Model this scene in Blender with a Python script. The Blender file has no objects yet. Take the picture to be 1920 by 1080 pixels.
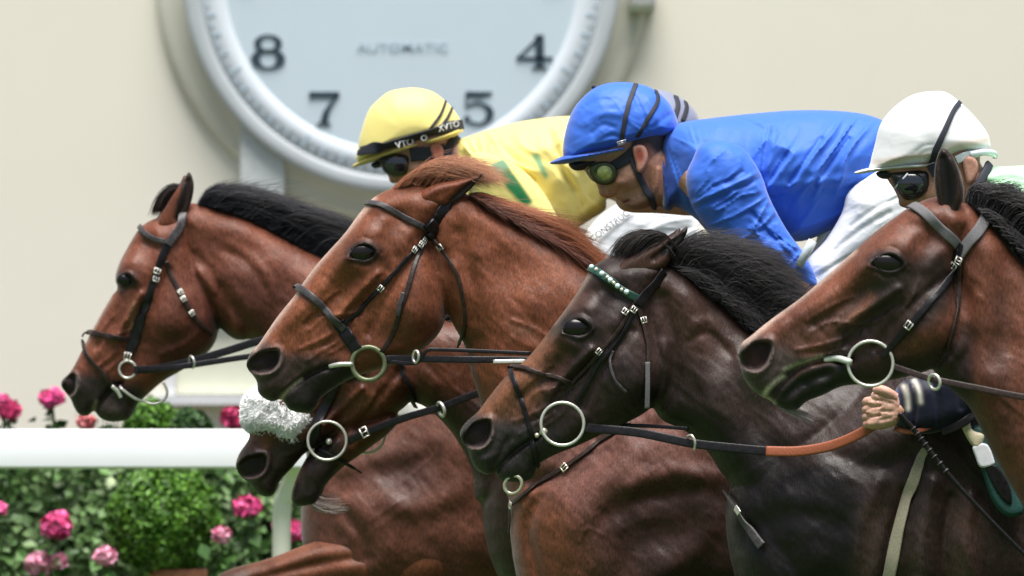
import bpy, math, random
import numpy as np
from mathutils import Vector, Matrix

random.seed(7)
RNG = np.random.default_rng(11)
scn = bpy.context.scene
COL = scn.collection
R = math.radians

# ------------------------------------------------------------------ camera, sky, sun, exposure
CAM_D, CAM_Z, S0 = 22.0, 1.60, 780.0          # metres to the near lane, lens height, photo pixels per metre there
cam_d = bpy.data.cameras.new('camera')
cam = bpy.data.objects.new('camera', cam_d)
COL.objects.link(cam)
cam.location = (0, -CAM_D, CAM_Z)
cam.rotation_euler = (R(90), 0, 0)
cam_d.sensor_width = 36.0
cam_d.lens = 36.0 * CAM_D / (1920.0 / S0)
cam_d.clip_start, cam_d.clip_end = 0.5, 3000
cam_d.dof.use_dof = True
cam_d.dof.focus_distance = CAM_D + 1.1
cam_d.dof.aperture_fstop = 6.3
scn.camera = cam

SUN_EL, SUN_AZ = 76.0, 172.0                  # azimuth clockwise from +Y; the sun stands behind the camera, to its right
world = bpy.data.worlds.new('World')
scn.world = world
world.use_nodes = True
wn = world.node_tree
bg = wn.nodes['Background']
sky = wn.nodes.new('ShaderNodeTexSky')
sky.sky_type = 'NISHITA'
sky.sun_disc = False
sky.sun_elevation = R(SUN_EL)
sky.sun_rotation = R(SUN_AZ)
sky.air_density, sky.dust_density, sky.ozone_density = 1.0, 4.0, 0.6
wn.links.new(sky.outputs[0], bg.inputs[0])
bg.inputs[1].default_value = 0.07
sun_d = bpy.data.lights.new('sun', 'SUN')
sun_d.energy = 3.8
sun_d.angle = R(42)
sun_d.color = (1.0, 0.975, 0.94)
sun = bpy.data.objects.new('sun', sun_d)
COL.objects.link(sun)
sv = Vector((math.sin(R(SUN_AZ)) * math.cos(R(SUN_EL)), math.cos(R(SUN_AZ)) * math.cos(R(SUN_EL)), math.sin(R(SUN_EL))))
sun.rotation_euler = sv.to_track_quat('Z', 'Y').to_euler()
scn.view_settings.view_transform = 'Standard'
scn.view_settings.look = 'None'
scn.view_settings.exposure = 0.82
scn.view_settings.gamma = 1.0
scn.view_settings.use_curve_mapping = False

# ------------------------------------------------------------------ helpers
LANE = dict(D=0.0, C=0.9, B=1.9, E=2.8, A=3.9)


class Frame:
    """a lane of the track: converts measured photo units to metres at that distance"""
    def __init__(self, Y):
        self.Y = Y
        self.s = S0 * CAM_D / (CAM_D + Y)      # units per metre

    def x(self, px):
        return (np.asarray(px, float) - 960.0) / self.s

    def z(self, py):
        return CAM_Z - (np.asarray(py, float) - 540.0) / self.s

    def p(self, px, py, dy=0.0):
        return Vector((float(self.x(px)), self.Y + dy, float(self.z(py))))


ROOT_LOC = {}


def thing(name, label, cat, loc=(0, 0, 0), group=None):
    o = bpy.data.objects.new(name, None)
    o.empty_display_size = 0.1
    COL.objects.link(o)
    o.location = loc
    o['label'] = label
    o['category'] = cat
    if group:
        o['group'] = group
    ROOT_LOC[o] = np.array(loc, float)
    return o


def tag(o, label, cat, group=None):
    o['label'] = label
    o['category'] = cat
    if group:
        o['group'] = group
    return o


def build(name, V, F, mat, parent=None, smooth=True, colors=None, mats=None, fmat=None):
    """one mesh object; V in world space"""
    V = np.asarray(V, float).reshape(-1, 3)
    if parent is not None:
        r = parent
        while r.parent is not None:
            r = r.parent
        V = V - ROOT_LOC.get(r, np.zeros(3))
    me = bpy.data.meshes.new(name)
    if isinstance(F, np.ndarray):
        k = F.shape[1]
        me.vertices.add(len(V))
        me.vertices.foreach_set('co', V.astype(np.float32).ravel())
        me.loops.add(F.size)
        me.loops.foreach_set('vertex_index', F.astype(np.int32).ravel())
        me.polygons.add(len(F))
        me.polygons.foreach_set('loop_start', np.arange(0, F.size, k, dtype=np.int32))
        me.polygons.foreach_set('loop_total', np.full(len(F), k, np.int32))
        me.update(calc_edges=True)
    else:
        me.from_pydata([tuple(v) for v in V], [], [tuple(f) for f in F])
    me.validate()
    me.polygons.foreach_set('use_smooth', np.full(len(me.polygons), smooth))
    if colors is not None:
        a = me.color_attributes.new('Col', 'FLOAT_COLOR', 'POINT')
        c = np.ones((len(V), 4), np.float32)
        c[:, :3] = colors
        a.data.foreach_set('color', c.ravel())
    for m in (mats or [mat]):
        me.materials.append(m)
    if fmat is not None:
        me.polygons.foreach_set('material_index', np.asarray(fmat, np.int32))
    me.update()
    o = bpy.data.objects.new(name, me)
    COL.objects.link(o)
    if parent is not None:
        o.parent = parent
    return o


class MB:
    """collects shapes for one mesh"""
    def __init__(self):
        self.V, self.F, self.n = [], [], 0

    def add(self, V, F):
        V = np.asarray(V, float).reshape(-1, 3)
        self.V.append(V)
        self.F += [tuple(int(i) + self.n for i in f) for f in F]
        self.n += len(V)

    def box(self, c, s, rot=None):
        v = np.array([[x, y, z] for x in (-.5, .5) for y in (-.5, .5) for z in (-.5, .5)]) * np.array(s)
        if rot is not None:
            v = v @ np.array(rot.to_3x3() if hasattr(rot, 'to_3x3') else rot).T
        self.add(v + np.array(c), [(0, 1, 3, 2), (4, 6, 7, 5), (0, 4, 5, 1), (2, 3, 7, 6), (0, 2, 6, 4), (1, 5, 7, 3)])

    def tube(self, pts, radii, seg=10, flat=1.0, normals=None, cap=True):
        """swept tube; with normals given: width radii along binormal, thickness radii*flat along the normal"""
        P = np.asarray(pts, float)
        n = len(P)
        rad = np.broadcast_to(np.asarray(radii, float), (n,))
        T = np.gradient(P, axis=0)
        T /= np.linalg.norm(T, axis=1)[:, None] + 1e-12
        if normals is None:
            N = np.zeros_like(P)
            u = np.array([0, 1.0, 0]) if abs(T[0][1]) < .9 else np.array([1.0, 0, 0])
            for i in range(n):
                u = u - T[i] * np.dot(u, T[i])
                u /= np.linalg.norm(u) + 1e-12
                N[i] = u
        else:
            N = np.asarray(normals, float)
            N = N - T * np.sum(N * T, axis=1)[:, None]
            N /= np.linalg.norm(N, axis=1)[:, None] + 1e-12
        B = np.cross(T, N)
        a = np.arange(seg) * 2 * math.pi / seg + math.pi / seg
        if flat < .99 and normals is not None:      # rounded rectangle section
            ca = np.sign(np.cos(a)) * np.abs(np.cos(a)) ** .45
            sa = np.sign(np.sin(a)) * np.abs(np.sin(a)) ** .45
        else:
            ca, sa = np.cos(a), np.sin(a)
        V = P[:, None, :] + rad[:, None, None] * (ca[None, :, None] * B[:, None, :] + flat * sa[None, :, None] * N[:, None, :])
        F = []
        for i in range(n - 1):
            for j in range(seg):
                k = (j + 1) % seg
                F.append((i * seg + j, i * seg + k, (i + 1) * seg + k, (i + 1) * seg + j))
        if cap:
            F.append(tuple(range(seg))[::-1])
            F.append(tuple((n - 1) * seg + j for j in range(seg)))
        self.add(V.reshape(-1, 3), F)

    def torus(self, c, r, t, axis=(0, 1, 0), n=36, seg=8, sx=1.0, sz=1.0, rot=0.0):
        ax = Vector(axis).normalized()
        u = ax.orthogonal().normalized()
        w = ax.cross(u)
        V, F = [], []
        for i in range(n):
            a = 2 * math.pi * i / n
            d = u * math.cos(a) * sx + w * math.sin(a) * sz
            for j in range(seg):
                b = 2 * math.pi * j / seg
                V.append(Vector(c) + d * (r + t * math.cos(b)) + ax * t * math.sin(b))
        for i in range(n):
            for j in range(seg):
                F.append((i * seg + j, ((i + 1) % n) * seg + j, ((i + 1) % n) * seg + (j + 1) % seg, i * seg + (j + 1) % seg))
        self.add([tuple(v) for v in V], F)

    def ball(self, c, r, seg=16, rings=10, s=(1, 1, 1)):
        V, F = [], []
        for i in range(rings + 1):
            t = math.pi * i / rings
            for j in range(seg):
                p = 2 * math.pi * j / seg
                V.append((c[0] + r * s[0] * math.sin(t) * math.cos(p), c[1] + r * s[1] * math.sin(t) * math.sin(p), c[2] + r * s[2] * math.cos(t)))
        for i in range(rings):
            for j in range(seg):
                F.append((i * seg + j, (i + 1) * seg + j, (i + 1) * seg + (j + 1) % seg, i * seg + (j + 1) % seg))
        self.add(V, F)

    def lathe(self, c, prof, seg=96, axis='Y', scale=1.0):
        """prof: (radius, height along axis)"""
        V, F = [], []
        for r, h in prof:
            for j in range(seg):
                a = 2 * math.pi * j / seg
                if axis == 'Y':
                    V.append((c[0] + r * math.cos(a), c[1] + h, c[2] + r * math.sin(a)))
                else:
                    V.append((c[0] + r * math.cos(a), c[1] + r * math.sin(a), c[2] + h))
        for i in range(len(prof) - 1):
            for j in range(seg):
                k = (j + 1) % seg
                F.append((i * seg + j, i * seg + k, (i + 1) * seg + k, (i + 1) * seg + j))
        self.add(V, F)

    def build(self, name, mat, parent=None, smooth=True):
        return build(name, np.concatenate(self.V), self.F, mat, parent, smooth)


# ------------------------------------------------------------------ curves and fields
def catmull(pts, sub=5, closed=True):
    P = np.asarray(pts, float)
    n = len(P)
    out = []
    rng = range(n if closed else n - 1)
    for i in rng:
        if closed:
            p0, p1, p2, p3 = P[(i - 1) % n], P[i], P[(i + 1) % n], P[(i + 2) % n]
        else:
            p0, p1, p2, p3 = P[max(i - 1, 0)], P[i], P[i + 1], P[min(i + 2, n - 1)]
        for k in range(sub):
            t = k / sub
            out.append(.5 * ((2 * p1) + (-p0 + p2) * t + (2 * p0 - 5 * p1 + 4 * p2 - p3) * t * t + (-p0 + 3 * p1 - 3 * p2 + p3) * t ** 3))
    if not closed:
        out.append(P[-1])
    return np.array(out)


def seg_dist2(X, Z, a, b):
    dx, dz = b[0] - a[0], b[1] - a[1]
    L = dx * dx + dz * dz + 1e-12
    t = np.clip(((X - a[0]) * dx + (Z - a[1]) * dz) / L, 0, 1)
    return (X - a[0] - t * dx) ** 2 + (Z - a[1] - t * dz) ** 2


def dist_polyline(X, Z, P):
    d = np.full(X.shape, 1e9)
    for i in range(len(P) - 1):
        d = np.minimum(d, seg_dist2(X, Z, P[i], P[i + 1]))
    return np.sqrt(d)


def sdf_poly(X, Z, P):
    """positive inside"""
    d = np.full(X.shape, 1e9)
    ins = np.zeros(X.shape, bool)
    n = len(P)
    for i in range(n):
        a, b = P[i], P[(i + 1) % n]
        d = np.minimum(d, seg_dist2(X, Z, a, b))
        c = (a[1] > Z) != (b[1] > Z)
        if a[1] != b[1]:
            ins ^= c & (X < (b[0] - a[0]) * (Z - a[1]) / (b[1] - a[1]) + a[0])
    d = np.sqrt(d)
    return np.where(ins, d, -d)


def smooth01(t):
    t = np.clip(t, 0, 1)
    return t * t * (3 - 2 * t)


_TAB = np.random.default_rng(5).random((256, 256))


def vnoise(x, y, seed=0):
    """smooth 2D value noise, 0..1"""
    x = x + seed * 17.3
    y = y + seed * 31.7
    xi, yi = np.floor(x).astype(int), np.floor(y).astype(int)
    fx, fy = x - xi, y - yi
    fx, fy = fx ** 3 * (fx * (fx * 6 - 15) + 10), fy ** 3 * (fy * (fy * 6 - 15) + 10)
    a, b = _TAB[xi & 255, yi & 255], _TAB[(xi + 1) & 255, yi & 255]
    c, d = _TAB[xi & 255, (yi + 1) & 255], _TAB[(xi + 1) & 255, (yi + 1) & 255]
    return (a * (1 - fx) + b * fx) * (1 - fy) + (c * (1 - fx) + d * fx) * fy


def surface_nets(Fv, xs, ys, zs):
    ins = Fv < 0
    nx, ny, nz = Fv.shape
    cnt = np.zeros((nx - 1, ny - 1, nz - 1), np.uint8)
    for i in (0, 1):
        for j in (0, 1):
            for k in (0, 1):
                cnt += ins[i:nx - 1 + i, j:ny - 1 + j, k:nz - 1 + k]
    act = (cnt > 0) & (cnt < 8)
    I, J, K = np.nonzero(act)
    vid = np.full(act.shape, -1, np.int64)
    vid[I, J, K] = np.arange(len(I))
    pos = np.zeros((len(I), 3))
    w = np.zeros(len(I))
    ax = (xs, ys, zs)
    for d in range(3):
        o1, o2 = [q for q in range(3) if q != d]
        for a in (0, 1):
            for b in (0, 1):
                off = [0, 0, 0]
                off[o1], off[o2] = a, b
                i0, j0, k0 = I + off[0], J + off[1], K + off[2]
                off2 = list(off)
                off2[d] = 1
                i1, j1, k1 = I + off2[0], J + off2[1], K + off2[2]
                f0, f1 = Fv[i0, j0, k0], Fv[i1, j1, k1]
                m = (f0 < 0) != (f1 < 0)
                t = np.where(m, f0 / np.where(m, f0 - f1, 1), 0)
                c0 = np.stack([xs[i0], ys[j0], zs[k0]], 1)
                c1 = np.stack([xs[i1], ys[j1], zs[k1]], 1)
                pos += m[:, None] * (c0 + t[:, None] * (c1 - c0))
                w += m
    pos /= w[:, None]
    faces = []
    for d in range(3):
        o1, o2 = [(1, 2), (2, 0), (0, 1)][d]
        sl0 = [slice(None)] * 3
        sl1 = [slice(None)] * 3
        for o in (o1, o2):
            sl0[o] = slice(1, -1)
            sl1[o] = slice(1, -1)
        sl0[d], sl1[d] = slice(0, -1), slice(1, None)
        s0, s1 = ins[tuple(sl0)], ins[tuple(sl1)]
        ch = s0 != s1
        idx = np.array(np.nonzero(ch))
        flip = s0[tuple(idx)]
        c = idx.copy()
        c[o1] += 1
        c[o2] += 1
        q = []
        for a, b in ((-1, -1), (0, -1), (0, 0), (-1, 0)):
            cc = c.copy()
            cc[o1] += a
            cc[o2] += b
            q.append(vid[cc[0], cc[1], cc[2]])
        q = np.stack(q, 1)
        q[~flip] = q[~flip][:, ::-1]
        faces.append(q)
    return pos, np.concatenate(faces)


def axis_coords(lo, hi, step, vis_lo, vis_hi, coarse):
    """dense where the camera looks, sparse beyond"""
    out = [lo]
    while out[-1] < hi:
        x = out[-1]
        out.append(x + (step if vis_lo <= x <= vis_hi else coarse))
    return np.array(out)


class Form:
    """a solid of rounded section: a side outline (layers) with a half width that varies over it, plus modelled relief.
    Outlines are in photo units of the frame; widths in metres."""
    def __init__(self, fr, layers, feats=(), y0=0.0, step=.0045, clip=None, coarse=.03, kblend=.0012, paint=None, base=(.5, .5, .5), blur=1):
        self.fr, self.y0, self.step, self.coarse = fr, y0, step, coarse
        allp = np.concatenate([np.asarray(l['poly'], float) for l in layers])
        m = .03
        x0, x1 = fr.x(allp[:, 0].min()) - m, fr.x(allp[:, 0].max()) + m
        z0, z1 = fr.z(allp[:, 1].max()) - m, fr.z(allp[:, 1].min()) + m
        self.xs = axis_coords(x0, x1, step, fr.x(-40), fr.x(1960), coarse)
        self.zs = axis_coords(z0, z1, step, fr.z(1130), fr.z(-40), coarse)
        self.X, self.Z = np.meshgrid(self.xs, self.zs, indexing='ij')
        PX = self.X * fr.s + 960
        PZ = (CAM_Z - self.Z) * fr.s + 540
        self.PX, self.PZ = PX, PZ
        H = None
        for l in layers:
            P = catmull(l['poly'], 4)
            mg = .07 * fr.s
            sel_x = np.nonzero((PX[:, 0] > P[:, 0].min() - mg) & (PX[:, 0] < P[:, 0].max() + mg))[0]
            sel_z = np.nonzero((PZ[0] > P[:, 1].min() - mg) & (PZ[0] < P[:, 1].max() + mg))[0]
            d = np.full(PX.shape, -.07)
            sx, sz = slice(sel_x[0], sel_x[-1] + 1), slice(sel_z[0], sel_z[-1] + 1)
            d[sx, sz] = np.maximum(sdf_poly(PX[sx, sz], PZ[sx, sz], P) / fr.s, -.07)
            W = l['W']
            if isinstance(W, (list, tuple)):
                num, den = 0, 0
                for (wx, wy, wv) in W:
                    q = 1 / (((PX - wx) ** 2 + (PZ - wy) ** 2) / 900 + .3) ** 1.5
                    num = num + q * wv
                    den = den + q
                W = num / den
            Rr = l.get('R', None)
            if Rr is None:
                Rr = W * l.get('rr', .85)
            u = d / Rr
            up = np.clip(u, 0, 1)
            e = l.get('exp', 1.0)
            Hl = np.where(u > 0, W * W * (2 * up - up * up) ** e, W * W * 2 * u)
            if l.get('sub'):
                H = np.minimum(H, -Hl)
                continue
            if H is None:
                H = Hl
            else:
                k = l.get('k', kblend)
                t = np.clip(.5 + .5 * (Hl - H) / k, 0, 1)
                H = H * (1 - t) + Hl * t + k * t * (1 - t) * .5
        for _ in range(blur):
            H[1:-1, 1:-1] = (H[1:-1, 1:-1] * 2 + H[:-2, 1:-1] + H[2:, 1:-1] + H[1:-1, :-2] + H[1:-1, 2:]) / 6
        h = np.sqrt(np.maximum(H, 0))
        fade = smooth01(H / (.022 ** 2))
        add = np.zeros_like(h)
        for f in feats:
            add += self.feat(f)
        h2 = h + add * fade
        H = np.where(H > 0, np.maximum(np.maximum(h2, .5 * h), .0015) ** 2, H)
        if clip is not None:
            for cpoly in clip:
                d = sdf_poly(PX, PZ, np.asarray(cpoly, float)) / fr.s
                H = np.minimum(H, .3 * d)
        self.H = H
        C = np.empty(PX.shape + (3,))
        C[:] = base
        for pt in (paint or ()):
            c, mask = pt[0], self.mask(*pt[1:])
            C = C * (1 - mask[..., None]) + np.array(c) * mask[..., None]
        self.C = C

    def window(self, P, r):
        a = np.nonzero((self.PX[:, 0] > P[:, 0].min() - r) & (self.PX[:, 0] < P[:, 0].max() + r))[0]
        b = np.nonzero((self.PZ[0] > P[:, 1].min() - r) & (self.PZ[0] < P[:, 1].max() + r))[0]
        if len(a) == 0 or len(b) == 0:
            return None
        return slice(a[0], a[-1] + 1), slice(b[0], b[-1] + 1)

    def mask(self, kind, *a):
        out = np.zeros(self.PX.shape)
        if kind == 'poly':
            P = catmull(a[0], 4) if len(a) < 3 else np.asarray(a[0], float)
            w = self.window(P, a[1] * 2 + 2)
            if w:
                out[w] = smooth01(.5 + .5 * sdf_poly(self.PX[w], self.PZ[w], P) / a[1])
        elif kind == 'stroke':
            P = catmull(a[0], 4, False)
            w = self.window(P, a[1] * 3)
            if w:
                out[w] = np.exp(-(dist_polyline(self.PX[w], self.PZ[w], P) / a[1]) ** 2)
            if len(a) > 2:
                out *= a[2]
        elif kind == 'blob':
            px, py, rx, ry, ang = a[:5]
            c, s = math.cos(R(ang)), math.sin(R(ang))
            dx, dy = self.PX - px, self.PZ - py
            out = np.exp(-((dx * c + dy * s) / rx) ** 2 - ((-dx * s + dy * c) / ry) ** 2)
            if len(a) > 5:
                out = out * a[5]
        elif kind == 'disc':
            px, py, rx, ry, ang, soft = a[:6]
            c, s = math.cos(R(ang)), math.sin(R(ang))
            dx, dy = self.PX - px, self.PZ - py
            q = np.sqrt(((dx * c + dy * s) / rx) ** 2 + ((-dx * s + dy * c) / ry) ** 2)
            out = smooth01((1 + soft - q) / (2 * soft))
        return out

    def feat(self, f):
        kind, amp = f[0], f[1]
        if kind == 'noise' or kind == 'folds':      # grain of flesh / creases of cloth, along a direction
            sc, ang, st, seed = f[2:6]
            c, s = math.cos(R(ang)), math.sin(R(ang))
            U = (self.PX * c + self.PZ * s) / (sc * st)
            Vv = (-self.PX * s + self.PZ * c) / sc
            w1 = vnoise(U * .7, Vv * .7, seed + 9) * 1.6
            if kind == 'noise':
                v = vnoise(U, Vv + w1, seed) - .5 + .5 * (vnoise(U * 2.1, Vv * 2.1 + w1, seed + 1) - .5)
            else:
                v = (1 - np.abs(2 * vnoise(U, Vv + w1, seed) - 1)) ** 2.2 - .3 + .22 * ((1 - np.abs(2 * vnoise(U * 2, Vv * 2.2 + w1, seed + 1) - 1)) ** 2 - .3)
            m = self.mask(*f[6]) if len(f) > 6 else 1
            return amp * v * m
        return amp * self.mask(kind, *f[2:])

    def mesh(self):
        hm = math.sqrt(max(self.H.max(), 1e-6))
        st = self.step * 1.15
        ny = int(hm / st) + 3
        ys = (np.arange(-ny, ny + 1)) * st + st * .37
        Fv = (ys ** 2)[None, :, None] - self.H[:, None, :]
        V, F = surface_nets(Fv.astype(np.float32), self.xs, ys, self.zs)
        i = np.clip(np.searchsorted(self.xs, V[:, 0]) - 1, 0, len(self.xs) - 2)
        k = np.clip(np.searchsorted(self.zs, V[:, 2]) - 1, 0, len(self.zs) - 2)
        tx = ((V[:, 0] - self.xs[i]) / (self.xs[i + 1] - self.xs[i]))[:, None]
        tz = ((V[:, 2] - self.zs[k]) / (self.zs[k + 1] - self.zs[k]))[:, None]
        C = self.C
        col = (C[i, k] * (1 - tx) + C[i + 1, k] * tx) * (1 - tz) + (C[i, k + 1] * (1 - tx) + C[i + 1, k + 1] * tx) * tz
        V[:, 1] += self.fr.Y + self.y0
        return V, F, col

    def hz(self, px, py):
        x, z = float(self.fr.x(px)), float(self.fr.z(py))
        i = int(np.clip(np.searchsorted(self.xs, x) - 1, 0, len(self.xs) - 2))
        k = int(np.clip(np.searchsorted(self.zs, z) - 1, 0, len(self.zs) - 2))
        tx = (x - self.xs[i]) / (self.xs[i + 1] - self.xs[i])
        tz = (z - self.zs[k]) / (self.zs[k + 1] - self.zs[k])
        H = self.H
        v = (H[i, k] * (1 - tx) + H[i + 1, k] * tx) * (1 - tz) + (H[i, k + 1] * (1 - tx) + H[i + 1, k + 1] * tx) * tz
        gx = (H[i + 1, k] - H[i, k]) / (self.xs[i + 1] - self.xs[i])
        gz = (H[i, k + 1] - H[i, k]) / (self.zs[k + 1] - self.zs[k])
        return v, gx, gz

    def surf(self, px, py, off=0.0, side=-1):
        v, gx, gz = self.hz(px, py)
        y = math.sqrt(max(v, 0)) * side
        n = Vector((-gx, 2 * y, -gz))
        if n.length < 1e-9:
            n = Vector((0, side, 0))
        n.normalize()
        return Vector((float(self.fr.x(px)), self.fr.Y + self.y0 + y, float(self.fr.z(py)))) + n * off, n

    def strap_path(self, pts, off=.003, sub=10, smoothing=3, side=-1):
        P = catmull(pts, sub, False)
        pos, nor = [], []
        for q in P:
            a, n = self.surf(q[0], q[1], off, side)
            pos.append(a)
            nor.append(n)
        pos, nor = np.array(pos), np.array(nor)
        for _ in range(smoothing):
            pos[1:-1] = (pos[1:-1] * 2 + pos[:-2] + pos[2:]) / 4
            nor[1:-1] = (nor[1:-1] * 2 + nor[:-2] + nor[2:]) / 4
        return pos, nor


def join_forms(name, forms, mat, parent, extra=None):
    Vs, Fs, Cs, n = [], [], [], 0
    for f in forms:
        V, F, c = f.mesh() if isinstance(f, Form) else f
        Vs.append(V)
        Fs.append(F + n)
        Cs.append(c)
        n += len(V)
    return build(name, np.concatenate(Vs), np.concatenate(Fs), mat, parent, True, np.concatenate(Cs))


def tube_quads(pts, radii, col, seg=14):
    """a tube with rounded ends as pure quads with a colour, for joining into a body"""
    P = catmull(pts, 5, False)
    rad = catmull(np.array([[r, 0] for r in radii]), 5, False)[:, 0]
    mb = MB()
    mb.tube(P, np.maximum(rad, .003), seg, cap=False)
    V = np.concatenate(mb.V)
    F = np.array(mb.F)
    return V, F, np.broadcast_to(np.array(col, float), (len(V), 3)).copy()


# ------------------------------------------------------------------ materials
def new_mat(name):
    m = bpy.data.materials.new(name)
    m.use_nodes = True
    nt = m.node_tree
    return m, nt, nt.nodes['Principled BSDF']


def N(nt, t, **kw):
    n = nt.nodes.new(t)
    for k, v in kw.items():
        setattr(n, k, v)
    return n


def mapped_noise(nt, scale, detail=4, rough=.55, stretch=(1, 1, 1), rot=(0, 0, 0)):
    tc = N(nt, 'ShaderNodeTexCoord')
    mp = N(nt, 'ShaderNodeMapping')
    mp.inputs['Scale'].default_value = stretch
    mp.inputs['Rotation'].default_value = rot
    nz = N(nt, 'ShaderNodeTexNoise')
    nz.inputs['Scale'].default_value = scale
    nz.inputs['Detail'].default_value = detail
    nz.inputs['Roughness'].default_value = rough
    nt.links.new(tc.outputs['Object'], mp.inputs[0])
    nt.links.new(mp.outputs[0], nz.inputs['Vector'])
    return nz


def ramp(nt, src, stops):
    r = N(nt, 'ShaderNodeValToRGB')
    e = r.color_ramp.elements
    e[0].position, e[0].color = stops[0][0], (*stops[0][1], 1)
    e[1].position, e[1].color = stops[1][0], (*stops[1][1], 1)
    for p, c in stops[2:]:
        q = e.new(p)
        q.color = (*c, 1)
    nt.links.new(src, r.inputs[0])
    return r


def bump(nt, bsdf, srcs):
    """srcs: (socket, strength, distance)"""
    prev = None
    for s, st, d in srcs:
        b = N(nt, 'ShaderNodeBump')
        b.inputs['Strength'].default_value = st
        b.inputs['Distance'].default_value = d
        nt.links.new(s, b.inputs['Height'])
        if prev is not None:
            nt.links.new(prev.outputs[0], b.inputs['Normal'])
        prev = b
    nt.links.new(prev.outputs[0], bsdf.inputs['Normal'])


def mult(nt, a, b, fac=1.0, mode='MULTIPLY'):
    m = N(nt, 'ShaderNodeMix', data_type='RGBA', blend_type=mode)
    m.inputs['Factor'].default_value = fac
    nt.links.new(a, m.inputs['A'])
    if hasattr(b, 'default_value'):
        nt.links.new(b, m.inputs['B'])
    else:
        m.inputs['B'].default_value = (*b, 1)
    return m.outputs['Result']


def mat_coat(name, rough=.48, sheen=.24, hair_rot=(0, R(40), 0)):
    m, nt, b = new_mat(name)
    at = N(nt, 'ShaderNodeAttribute', attribute_name='Col')
    n1 = mapped_noise(nt, 7, 6, .62)
    r1 = ramp(nt, n1.outputs[0], [(.3, (.66, .63, .60)), (.7, (1.25, 1.22, 1.2))])
    n2 = mapped_noise(nt, 230, 3, .6, (1, 1, .3), hair_rot)
    r2 = ramp(nt, n2.outputs[0], [(.3, (.62, .60, .60)), (.72, (1.36, 1.34, 1.32))])
    n5 = mapped_noise(nt, 45, 5, .7, (1, 1, .6), hair_rot)
    r5 = ramp(nt, n5.outputs[0], [(.32, (.78, .76, .76)), (.68, (1.18, 1.16, 1.16))])
    c = mult(nt, at.outputs['Color'], r1.outputs[0])
    c = mult(nt, c, r2.outputs[0])
    c = mult(nt, c, r5.outputs[0])
    c = mult(nt, c, (.86, .78, .73))
    nt.links.new(c, b.inputs['Base Color'])
    n3 = mapped_noise(nt, 14, 6, .65)
    r3 = ramp(nt, n3.outputs[0], [(.3, (rough - .10,) * 3), (.7, (rough + .16,) * 3)])
    nt.links.new(r3.outputs[0], b.inputs['Roughness'])
    b.inputs['Specular IOR Level'].default_value = .30
    b.inputs['Sheen Weight'].default_value = sheen
    b.inputs['Sheen Roughness'].default_value = .3
    bump(nt, b, [(n5.outputs[0], .4, .0035), (n2.outputs[0], .55, .0016)])
    return m


def mat_attr(name, rough=.6, noise=30, var=.12, bumpd=.0, spec=.4, sss=0):
    m, nt, b = new_mat(name)
    at = N(nt, 'ShaderNodeAttribute', attribute_name='Col')
    n1 = mapped_noise(nt, noise, 4)
    r1 = ramp(nt, n1.outputs[0], [(.3, (1 - var,) * 3), (.7, (1 + var,) * 3)])
    nt.links.new(mult(nt, at.outputs['Color'], r1.outputs[0]), b.inputs['Base Color'])
    b.inputs['Roughness'].default_value = rough
    b.inputs['Specular IOR Level'].default_value = spec
    if sss:
        b.inputs['Subsurface Weight'].default_value = sss
        b.inputs['Subsurface Radius'].default_value = (.012, .005, .003)
        b.inputs['Subsurface Scale'].default_value = .4
    if bumpd:
        bump(nt, b, [(n1.outputs[0], .4, bumpd)])
    return m


def mat_plain(name, col, rough=.5, metal=0, noise=40, var=.1, bumpd=0, spec=.5, stretch=(1, 1, 1), coat=0, sheen=0):
    m, nt, b = new_mat(name)
    n1 = mapped_noise(nt, noise, 4, .6, stretch)
    lo, hi = tuple(c * (1 - var) for c in col), tuple(c * (1 + var) for c in col)
    r1 = ramp(nt, n1.outputs[0], [(.3, lo), (.7, hi)])
    nt.links.new(r1.outputs[0], b.inputs['Base Color'])
    b.inputs['Roughness'].default_value = rough
    b.inputs['Metallic'].default_value = metal
    b.inputs['Specular IOR Level'].default_value = spec
    b.inputs['Coat Weight'].default_value = coat
    b.inputs['Sheen Weight'].default_value = sheen
    if bumpd:
        bump(nt, b, [(n1.outputs[0], .5, bumpd)])
    return m


def mat_silk(name, rough=.55, fold=(1, 1, .25), rot=(0, R(-35), 0), amp=.012, scale=11):
    """thin racing silk: colour from the panels, creases in the bump"""
    m, nt, b = new_mat(name)
    at = N(nt, 'ShaderNodeAttribute', attribute_name='Col')
    nt.links.new(at.outputs['Color'], b.inputs['Base Color'])
    n1 = mapped_noise(nt, scale, 3, .5, fold, rot)
    n1.inputs['Distortion'].default_value = .8
    n2 = mapped_noise(nt, 700, 2, .5)
    n3 = mapped_noise(nt, scale * 2.6, 4, .6)
    bump(nt, b, [(n1.outputs[0], .75, amp), (n3.outputs[0], .35, amp * .5), (n2.outputs[0], .12, .0006)])
    b.inputs['Roughness'].default_value = rough
    b.inputs['Sheen Weight'].default_value = .32
    b.inputs['Sheen Roughness'].default_value = .4
    b.inputs['Specular IOR Level'].default_value = .25
    return m


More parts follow.
